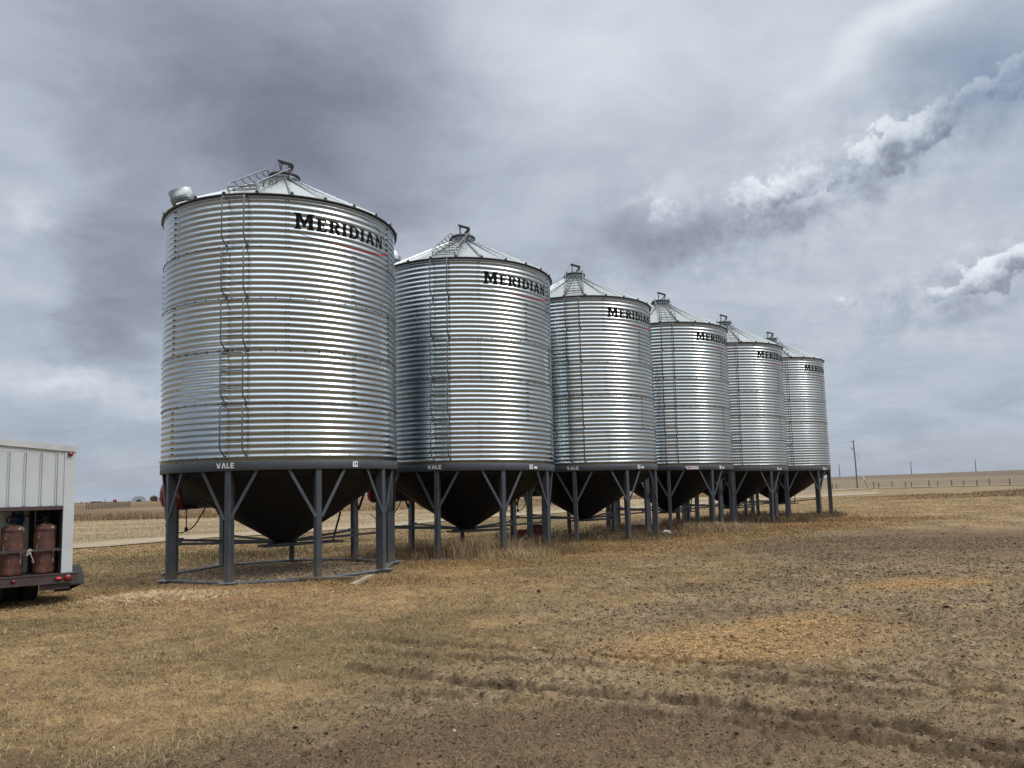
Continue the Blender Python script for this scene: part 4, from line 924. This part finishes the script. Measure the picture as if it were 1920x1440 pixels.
# ------------------------------------------------------------------ farmstead on the left skyline
def place(o, a, d, lab, cat, z=-.15, grp=None, face=True):
    o.location = (d*math.sin(R(a)), d*math.cos(R(a)), z)
    if face: o.rotation_euler = (0, 0, -R(a))
    tag(o, lab, cat, grp)
q_ = bpy.data.objects.new('quonset_shed', None); COL.objects.link(q_)
def vault(w_, h_, n=20): return [(w_/2*math.cos(R(180*k/n)), h_*math.sin(R(180*k/n))**.8) for k in range(n+1)]
mb = MB(); pr = vault(10.4, 4.6); P = [(x, 0, z) for x, z in pr]+[(x, 18, z) for x, z in pr]; n = len(pr); mb.add(P, [(i, i+1, n+i+1, n+i) for i in range(n-1)]+[tuple(range(n, 2*n))], 0)
pi_ = vault(4.0, 1.9); Pi = [(x, 0, z) for x, z in pi_]; mb.add([(x, 0, z) for x, z in pr]+Pi, [(i, i+1, n+i+1, n+i) for i in range(n-1)], 0); part('shell', mb, M_SHEDM, q_)
mb = MB(); mb.add([(x, .3, z) for x, z in pi_], [tuple(range(n))], 0); part('doorway', mb, M_SHEDD, q_); place(q_, -26.62, 700, "pale grey arched quonset shed on the left skyline", 'shed')
def shed(name, w_, h_, dp, m, m2, a, lab, gable=.6, openings=1):
    root = bpy.data.objects.new(name, None); COL.objects.link(root); mb = MB(); mb.box((0, dp/2, h_/2), (w_, dp, h_)); part('wall', mb, m, root)
    mb = MB(); P = [(-w_/2-.2, -.2, h_), (w_/2+.2, -.2, h_), (w_/2+.2, dp+.2, h_), (-w_/2-.2, dp+.2, h_), (-w_/2, dp/2, h_+gable), (w_/2, dp/2, h_+gable)]; mb.add(P, [(0, 1, 5, 4), (2, 3, 4, 5), (1, 2, 5), (3, 0, 4), (3, 2, 1, 0)], 0); part('roof', mb, M_SHEDM if openings > 1 else m, root)
    for k in range(openings):
        mb = MB(); x = -w_/2+w_*(k+.5)/openings; mb.box((x, -.06, h_*.38), (w_/openings*.5, .1, h_*.75)); part('door', mb, m2, root)
    place(root, a, 700, lab, 'building')
shed('red_shed', 2.7, 1.9, 4, M_SHEDR, M_SHEDG, -28.07+.06, "small red shed on the left skyline between the long grey building and the quonset")
shed('long_building', 8.2, 1.4, 6, M_SHEDW, M_SHEDG, -29.05+.0, "long low grey building with dark bays on the left skyline", .5, 5)
def bush(name, a, d, w_, h_, n, lab, cat='bush', bare=False, m=None):
    V_ = []; F_ = []
    root = bpy.data.objects.new(name, None); COL.objects.link(root)
    ctr = rng.normal(size=(n, 3)); ctr /= np.linalg.norm(ctr, axis=1)[:, None]; rad = rng.random(n)**(.45)
    ang = np.arctan2(ctr[:, 1], ctr[:, 0]); lump = .78+.35*fbm(ang*1.6+a*9, ctr[:, 2]*2.2, 3, 97)
    P = ctr*rad[:, None]*lump[:, None]*np.array([w_/2, w_/3, h_*.55])+np.array([0, 0, h_*.45]); P[:, 2] = np.abs(P[:, 2])
    s_ = (.10 if not bare else .05)*h_*(.5+rng.random(n)); d1 = rng.normal(size=(n, 3)); d1 /= np.linalg.norm(d1, axis=1)[:, None]; d2 = np.cross(d1, rng.normal(size=(n, 3))); d2 /= np.linalg.norm(d2, axis=1)[:, None]
    k = .45 if not bare else .08
    Q = np.stack([P-d1*s_[:, None], P+d2*s_[:, None]*k, P+d1*s_[:, None], P-d2*s_[:, None]*k], 1).reshape(-1, 3)
    F_ = np.arange(4*n).reshape(n, 4); me = numesh('crown', Q, F_, m or M_BUSH); link('crown', me, root)
    mb = MB()
    for q in range(5): x = (q-2)*w_*.13; mb.tube([(x*.4, 0, -.2), (x*.8, 0, h_*.4), (x*1.3, .3, h_*.75)], .02*h_, 5, 0, .006*h_)
    part('trunk', mb, M_BUSH, root); place(root, a, d, lab, cat); return root
bush('bare_bush', -25.72, 700, 6.8, 4.9, 900, "brown rounded bare bush just right of the quonset shed")
bush('bare_bush', -25.22, 705, 5.5, 4.1, 800, "lower brown bush between the rounded bush and the nearest bin's leg")
bush('bare_tree', -24.9, 715, 5.0, 6.3, 700, "tall thin bare tree behind the low brown bush near the bin's leg", 'tree', True)
bush('bare_tree', -28.56, 705, 3.0, 3.9, 260, "small bare tree at the right end of the long grey building", 'tree', True)
for a, w_, h_, lab in ((-29.9, 1.6, 1.4, "tiny dark scrub clump left of the long grey building on the skyline"), (-28.3, 2.4, .8, "low dark scrub left of the red shed"), (-27.5, 3.6, 1.0, "low dark scrub clump between the red shed and the quonset"), (-27.2, 3.0, .8, "low scrub touching the left side of the quonset")):
    bush('scrub', a, 700, w_, h_, 220, lab, 'scrub')
for a, w_, h_, lab in ((-12.6, 16, 3.8, "dark far tree clump seen left of the red fan between bins 14 and 15"), (-11.3, 14, 3.4, "lower far tree clump seen beside the red fan between bins 14 and 15"), (5.0, 22, 3.0, "far brown tree clump seen under bin 17"), (-4.0, 26, 3.0, "far tree clump hidden mostly behind bin 15's hopper")):
    if a in (-4.0, 5.0): continue
    bush('far_trees', a, 640, w_, h_, 900, lab, 'trees')

# ------------------------------------------------------------------ grass, reeds, clods, gravel (uncountable: one object each)
def blades(name, x, y, h, wd, lean, col, lab, cat, bend=.35, zoff=0, seed=1):
    r_ = np.random.default_rng(seed); n = len(x); z = H(x, y)+zoff; az_ = r_.random(n)*2*np.pi
    dx, dy = np.cos(az_), np.sin(az_); fa_ = r_.random(n)*np.pi*2; wx, wy = np.cos(fa_)*wd/2, np.sin(fa_)*wd/2
    hz_ = np.sin(lean)*h; vz = np.cos(lean)*h
    b = np.stack([x, y, z], -1); m = b+np.stack([dx*hz_*.45, dy*hz_*.45, vz*.55+.003], -1); t = b+np.stack([dx*hz_, dy*hz_, vz*(1-bend)+.003], -1)
    W3 = np.stack([wx, wy, wd*.15], -1)
    V_ = np.stack([b-W3, b+W3, m+W3*.8, m-W3*.8, t+W3*.15, t-W3*.15], 1).reshape(-1, 3); i = np.arange(n)[:, None]*6
    F_ = np.concatenate([i+np.array([[0, 1, 2, 3]]), i+np.array([[3, 2, 4, 5]])]); C_ = np.repeat(col, 6, 0)
    o = link(name, numesh(name, V_, F_, M_BLADE, C_)); o['kind'] = 'stuff'; tag(o, lab, cat); return o
def shadecol(x, y, n, gain, sat=1.0, seed=2):
    r_ = np.random.default_rng(seed); c = albedo(x, y); f = gain*(.72+.62*r_.random(n)); return np.clip(c*f[:, None], .02, .75)
# matted short dry grass
n = 420000; rr = np.exp(rng.random(n)*(math.log(30)-math.log(3.6))+math.log(3.6)); aa = R(-40)+rng.random(n)*R(80); x = rr*np.sin(aa); y = rr*np.cos(aa)
dw = dirtw(x, y); keep = rng.random(n) > dw*.60
for i, (bx, by) in enumerate(BINS[:1]): keep &= np.hypot(x-bx, y-by) > 2.0
x, y, rr = x[keep], y[keep], rr[keep]; n = len(x)
hh = (.016+.040*rng.random(n))*(1-.45*dw[keep])*(.6+.8*fbm(x*.9, y*.9, 3, 101))*np.clip(rr/7, .9, 1.7); cl = shadecol(x, y, n, 1.36)
cl = cl*(.7+.6*fbm(x*2.5, y*2.5, 3, 103))[:, None]
blades('short_dry_grass', x, y, hh, np.maximum(.0020, .00050*rr)*(.7+.7*rng.random(n)), R(55)+rng.random(n)*R(38), cl, "short matted dry yellow brown grass covering the yard", 'grass', .3)
# grain straw in the orange patches
n = 42000; k_ = rng.random(n); cx = np.where(k_ < .6, 1.8, np.where(k_ < .8, 2.75, 5.3)); cy = np.where(k_ < .6, 7.1, np.where(k_ < .8, 8.0, 10.9))
x = cx+rng.normal(size=n)*np.where(k_ < .6, .62, np.where(k_ < .8, .40, .62)); y = cy+rng.normal(size=n)*np.where(k_ < .6, .36, np.where(k_ < .8, .25, .26))+(x-cx)*.18
cc_ = np.array([.42, .28, .135])*(.5+.8*rng.random(n))[:, None]
blades('spilled_straw', x, y, .012+.035*rng.random(n), np.full(n, .0045), R(75)+rng.random(n)*R(14), cc_, "golden spilled grain and straw chaff in patches on the bare soil", 'chaff', .2, .002, 5)
# tall dry grass under and between the bins
X_, Y_, Hh, Cc = [], [], [], []
for i, (bx, by) in enumerate(BINS):
    if i == 0: continue
    m = 15000; a = rng.random(m)*2*np.pi; r_ = 2.7*np.sqrt(rng.random(m)); x = bx+r_*np.cos(a); y = by+r_*np.sin(a)
    d = fbm(x*1.3, y*1.3, 3, 111+i); k = rng.random(m) < ss(.42, .68, d)*.6; x, y, d = x[k], y[k], d[k]
    u = (x-bx)*.5-(y-by)*.86        # toward the viewer's side it thins out
    hgt = (.05+.24*rng.random(len(x)))*(.4+1.3*d)*(1-.6*ss(1.6, 2.5, u)); X_.append(x); Y_.append(y); Hh.append(hgt)
    Cc.append(np.where(rng.random(len(x))[:, None] < .55, np.array([[.38, .27, .155]]), np.array([[.24, .165, .10]]))*(.6+.7*rng.random(len(x)))[:, None])
# denser clumps
for cx, cy, sx, sy, hgt, m, c in ((-1.0, 17.2, .45, .3, .60, 2600, (.68, .50, .29)), (-.25, 16.6, .35, .22, .32, 1800, (.72, .54, .31)), (.2, 17.6, .5, .4, .38, 1800, (.33, .23, .12)), (-2.2, 17.3, .7, .4, .38, 1500, (.28, .20, .12)),
        (5.6, 23.9, .45, .35, .42, 1900, (.62, .46, .27)), (6.3, 24.4, .4, .3, .30, 1400, (.70, .53, .32)), (4.5, 24.8, .8, .5, .34, 2000, (.24, .16, .10)), (9.2, 28.6, .7, .5, .34, 1600, (.27, .19, .11)), (2.3, 21.2, .7, .5, .22, 1600, (.36, .25, .14)), (3.6, 22.3, .5, .4, .28, 1500, (.33, .24, .14)), (-6.8, 19, 1.2, .9, .22, 1500, (.26, .19, .11)), (10.9, 31.6, 1.0, .5, .25, 1200, (.30, .21, .12)), (-2.9, 16.9, .6, .4, .30, 1300, (.27, .19, .11))):
    x = cx+rng.normal(size=m)*sx; y = cy+rng.normal(size=m)*sy; X_.append(x); Y_.append(y); Hh.append(hgt*(.35+.75*rng.random(m))); Cc.append(np.array([c])*(.6+.75*rng.random(m))[:, None])
x = np.concatenate(X_); y = np.concatenate(Y_)
blades('tall_dry_grass', x, y, np.concatenate(Hh), np.maximum(.004, .0004*np.hypot(x, y))*(.6+.7*rng.random(len(x))), R(8)+rng.random(len(x))*R(34), np.clip(np.concatenate(Cc)*.52, .01, .7), "tall dry tan grass growing under and between the bins", 'grass', .25, 0, 6)
# straw litter in front of the legs and the heap left of bin 14
X_, Y_, Cc = [], [], []
for cx, cy, sx, sy, m, c in ((-5.45, 11.45, .48, .22, 6500, (.84, .65, .40)), (-4.5, 11.65, .35, .14, 1400, (.62, .46, .27)), (-1.2, 15.6, 1.2, .6, 9000, (.42, .28, .13)), (1.5, 18.6, 1.6, 1.0, 12000, (.40, .26, .115)), (4.2, 21.6, 1.6, 1.0, 12000, (.42, .28, .13)), (7.5, 24.8, 1.6, 1.1, 11000, (.38, .24, .105)), (11.5, 29, 2.2, 1.2, 9000, (.38, .24, .11)), (-2.6, 12.6, .9, .35, 5000, (.38, .25, .115)), (-6.3, 13.0, .5, .3, 1200, (.34, .25, .15))):
    x = cx+rng.normal(size=m)*sx; y = cy+rng.normal(size=m)*sy; k = np.hypot(x-BINS[0][0], y-BINS[0][1]) > 2.25; x = x[k]; y = y[k]
    X_.append(x); Y_.append(y); Cc.append(np.array([c])*(.5+.8*rng.random(len(x)))[:, None])
x = np.concatenate(X_); y = np.concatenate(Y_)
hp = np.exp(-((x+5.35)/.8)**2-((y-11.45)/.28)**2)
blades('straw_litter', x, y, (.03+.09*rng.random(len(x)))*(1+1.3*hp), np.maximum(.0035, .0005*np.hypot(x, y))*(.6+.7*rng.random(len(x))), R(45)+rng.random(len(x))*R(42), np.clip(np.concatenate(Cc)*.62, .01, .7), "loose golden straw litter along the front feet of the bins", 'straw', .3, .004, 7)
# reeds in the slough
RP = [(-75, 62), (-45, 58.5), (-32.45, 56.4), (-25.47, 56.0), (-21.98, 56.6), (-17.72, 65.3), (-13.37, 67.6), (-8.94, 68.5), (-2.64, 88.9), (.98, 90.5), (11.64, 91), (14, 92), (22, 96), (30, 104)]
m = 42000; t = rng.random(m)*(len(RP)-1); i0 = t.astype(int); f = t-i0; RPa = np.array(RP); x = RPa[i0, 0]*(1-f)+RPa[i0+1, 0]*f; y = RPa[i0, 1]*(1-f)+RPa[i0+1, 1]*f+rng.random(m)**.8*5.5
x = x+rng.normal(size=m)*.5; tone = fbm(x*.35, y*.5, 3, 121); gold = ss(-34, -8, x+rng.normal(size=m)*3)
c0 = np.array([.27, .19, .12]); c1 = np.array([.52, .37, .20]); cl = c0+(c1-c0)*np.clip(gold*.8+.35*(tone-.4), 0, 1)[:, None]; cl = .80*cl*(.5+.8*rng.random(m))[:, None]
blades('reeds', x, y, (.25+.60*rng.random(m))*(.25+1.1*tone)*.80, np.full(m, .05), R(4)+rng.random(m)*R(22), cl, "band of dry cattail reeds across the field behind the bins", 'reeds', .1, 0, 8)
# low scrub and rough grass by the gravel road, right
m = 30000; t = rng.random(m)**.8; x = 27+t*24+rng.normal(size=m)*.9; y = 57+(x-28)*.35+rng.random(m)**1.5*13
d = fbm(x*.25, y*.25, 3, 131); k = rng.random(m) < ss(.36, .66, d+.22*t)*.7; x, y, d, t = x[k], y[k], d[k], t[k]
cl = (np.array([.36, .25, .145])*(1-t[:, None]*.5)+np.array([.24, .185, .14])*t[:, None]*.5)*.80*(.45+.9*rng.random(len(x)))[:, None]
blades('roadside_brush', x, y, (.05+.42*t)*(.3+.9*rng.random(len(x)))*(.2+1.2*d), np.full(len(x), .045), R(10)+rng.random(len(x))*R(40), cl, "low brown brush and rough dead grass below the gravel road on the right", 'brush', .2, 0, 9)
# stubble over the middle distance
m = 120000; rr = np.exp(rng.random(m)*(math.log(75)-math.log(20))+math.log(20)); aa = R(-38)+rng.random(m)*R(76); x = rr*np.sin(aa); y = rr*np.cos(aa)
dT, sT, _ = seg(x, y, TRF); dN, sN, _ = seg(x, y, TRN); k = (dT > .4) & (dN > .4) & ~((sT > 0) & (sN < 0)) & (rng.random(m) > dirtw(x, y)*.9); x, y = x[k], y[k]; rr = rr[k]
blades('pasture_stubble', x, y, (.03+.06*rng.random(len(x))), .0006*rr*(.6+.6*rng.random(len(x))), R(35)+rng.random(len(x))*R(45), shadecol(x, y, len(x), 1.45, seed=12)*(.7+.6*fbm(x*.5, y*.9, 3, 141))[:, None], "short pasture grass stubble behind the bins", 'grass', .3, 0, 10)

def pebbles(name, x, y, s_, col, lab, cat, seed, flat=.6, lift=0.):
    r_ = np.random.default_rng(seed); n = len(x); t = (1+5**.5)/2
    B = np.array([(-1, t, 0), (1, t, 0), (-1, -t, 0), (1, -t, 0), (0, -1, t), (0, 1, t), (0, -1, -t), (0, 1, -t), (t, 0, -1), (t, 0, 1), (-t, 0, -1), (-t, 0, 1)])/1.9
    T_ = np.array([(0, 11, 5), (0, 5, 1), (0, 1, 7), (0, 7, 10), (0, 10, 11), (1, 5, 9), (5, 11, 4), (11, 10, 2), (10, 7, 6), (7, 1, 8), (3, 9, 4), (3, 4, 2), (3, 2, 6), (3, 6, 8), (3, 8, 9), (4, 9, 5), (2, 4, 11), (6, 2, 10), (8, 6, 7), (9, 8, 1)])
    V_ = B[None]*(.35+1.2*r_.random((n, 12, 1))); sc3 = s_[:, None]*np.stack([.8+.6*r_.random(n), .8+.6*r_.random(n), flat*(.7+.6*r_.random(n))], -1); V_ = V_*sc3[:, None, :]
    a = r_.random(n)*6.28; c, s2 = np.cos(a)[:, None], np.sin(a)[:, None]; X = V_[..., 0]*c-V_[..., 1]*s2; Y = V_[..., 0]*s2+V_[..., 1]*c
    V_ = np.stack([X+x[:, None], Y+y[:, None], V_[..., 2]+(H(x, y)+s_*.25+lift)[:, None]], -1).reshape(-1, 3)
    F_ = (np.arange(n)[:, None, None]*12+T_[None]).reshape(-1, 3); o = link(name, numesh(name, V_, F_, M_CLOD, np.repeat(col, 12, 0))); o['kind'] = 'stuff'; tag(o, lab, cat)
m = 26000; rr = np.exp(rng.random(m)*(math.log(24)-math.log(3.6))+math.log(3.6)); aa = R(-34)+rng.random(m)*R(72); x = rr*np.sin(aa); y = rr*np.cos(aa); dw = dirtw(x, y); k = rng.random(m) < (dw*.55+.012)*ss(.34, .60, fbm(x*1.1, y*1.1, 3, 151)+.05)
x, y, rr = x[k], y[k], rr[k]; m = len(x); sz = (.0035+.014*rng.random(m)**5)*np.clip(rr/6, .75, 1.8); cl = np.array([[.060, .045, .033]])*(.6+1.1*rng.random(m))[:, None]
pebbles('soil_clods', x, y, sz, cl, "dark loose soil clods scattered over the bare churned ground", 'soil clods', 21)
# fine crumbs of soil and chaff: eight sided grains
m = 190000; rr = np.exp(rng.random(m)*(math.log(22)-math.log(3.6))+math.log(3.6)); aa = R(-36)+rng.random(m)*R(74); x = rr*np.sin(aa); y = rr*np.cos(aa); dw = dirtw(x, y)
k = rng.random(m) < (.05+.95*dw); x, y, rr, dw = x[k], y[k], rr[k], dw[k]; m = len(x)
Ov = np.array([(1, 0, 0), (-1, 0, 0), (0, 1, 0), (0, -1, 0), (0, 0, 1), (0, 0, -1)], float); Of = np.array([(0, 2, 4), (2, 1, 4), (1, 3, 4), (3, 0, 4), (2, 0, 5), (1, 2, 5), (3, 1, 5), (0, 3, 5)])
sz = (.0022+.0055*rng.random(m)**2.5)*np.clip(rr/5, .8, 2.6); V_ = Ov[None]*(.5+rng.random((m, 6, 1)))*sz[:, None, None]+rng.normal(size=(m, 6, 3))*sz[:, None, None]*.25
V_[..., 2] *= .7; V_ = V_+np.stack([x, y, H(x, y)+sz*.25], -1)[:, None, :]
tone = np.where(rng.random(m) < .50,   .42+.35*rng.random(m), .9+.75*rng.random(m)); cl = albedo(x, y)*tone[:, None]
o = link('soil_crumbs', numesh('soil_crumbs', V_.reshape(-1, 3), (np.arange(m)[:, None, None]*6+Of[None]).reshape(-1, 3), M_CLOD, np.repeat(np.clip(cl, .015, .6), 6, 0))); o['kind'] = 'stuff'; tag(o, "fine loose crumbs of soil and chaff over the bare ground", 'soil')
# small individual tufts in the foreground, each a clump of bent stems
m = 9000; rr = np.exp(rng.random(m)*(math.log(14)-math.log(3.7))+math.log(3.7)); aa = R(-36)+rng.random(m)*R(74); x = rr*np.sin(aa); y = rr*np.cos(aa); k = (rng.random(m) < (1-.93*dirtw(x, y))*ss(.38, .6, fbm(x*1.5, y*1.5, 3, 171))) & (np.hypot(x-BINS[0][0], y-BINS[0][1]) > 2.3); x, y = x[k], y[k]; q_n = 14
cl = (np.array([.27, .205, .118])*((1-.45*dirtw(x, y))*(.50+.8*rng.random(len(x))))[:, None])*np.where(rng.random(len(x))[:, None] < .16, np.array([[.60, .72, .55]]), 1.0)
sp_ = .035+.05*rng.random(len(x)); xs_ = (x[:, None]+rng.normal(size=(len(x), q_n))*sp_[:, None]).ravel(); ys_ = (y[:, None]+rng.normal(size=(len(x), q_n))*sp_[:, None]).ravel()
cl = np.repeat(cl, q_n, 0)*(.65+.7*rng.random(len(xs_)))[:, None]
blades('grass_tufts', xs_, ys_, .03+.07*rng.random(len(xs_)), np.maximum(.0028, .00045*np.hypot(xs_, ys_)), R(28)+rng.random(len(xs_))*R(52), cl, "small bent tufts of dry grass dotted over the yard", 'grass', .4, 0, 33)
# broken straw bits lying on the soil
m = 110000; rr = np.exp(rng.random(m)*(math.log(20)-math.log(3.6))+math.log(3.6)); aa = R(-36)+rng.random(m)*R(74); x = rr*np.sin(aa); y = rr*np.cos(aa); k = rng.random(m) < dirtw(x, y)*(.35+.9*fbm(x*1.3, y*1.3, 3, 161)); x, y, rr = x[k], y[k], rr[k]
blades('straw_bits', x, y, .010+.032*rng.random(len(x))**1.5, np.maximum(.0018, .0005*rr), R(72)+rng.random(len(x))*R(17), np.array([[.24, .185, .115]])*(.35+1.0*rng.random(len(x)))[:, None], "broken straw bits lying on the churned soil", 'straw', .2, .003, 31)
m = 260; rr = np.exp(rng.random(m)*(math.log(16)-math.log(4))+math.log(4)); aa = R(-34)+rng.random(m)*R(68); pebbles('pale_pebbles', rr*np.sin(aa), rr*np.cos(aa), (.006+.010*rng.random(m)**2)*np.clip(rr/7, .7, 1.6), np.array([[.38, .34, .28]])*(.6+.6*rng.random(m))[:, None], "scattered pale pebbles on the yard", 'pebbles', 22)
m = 15000; a = rng.random(m)*6.283; r_ = 1.93*np.sqrt(rng.random(m)); pebbles('gravel', BINS[0][0]+r_*np.cos(a), BINS[0][1]+r_*np.sin(a), .008+.016*rng.random(m)**1.5, np.array([[.27, .205, .14]])*(.35+1.15*rng.random(m)**1.3)[:, None], "coarse tan gravel inside the skid ring under bin 14", 'gravel', 23, .7)
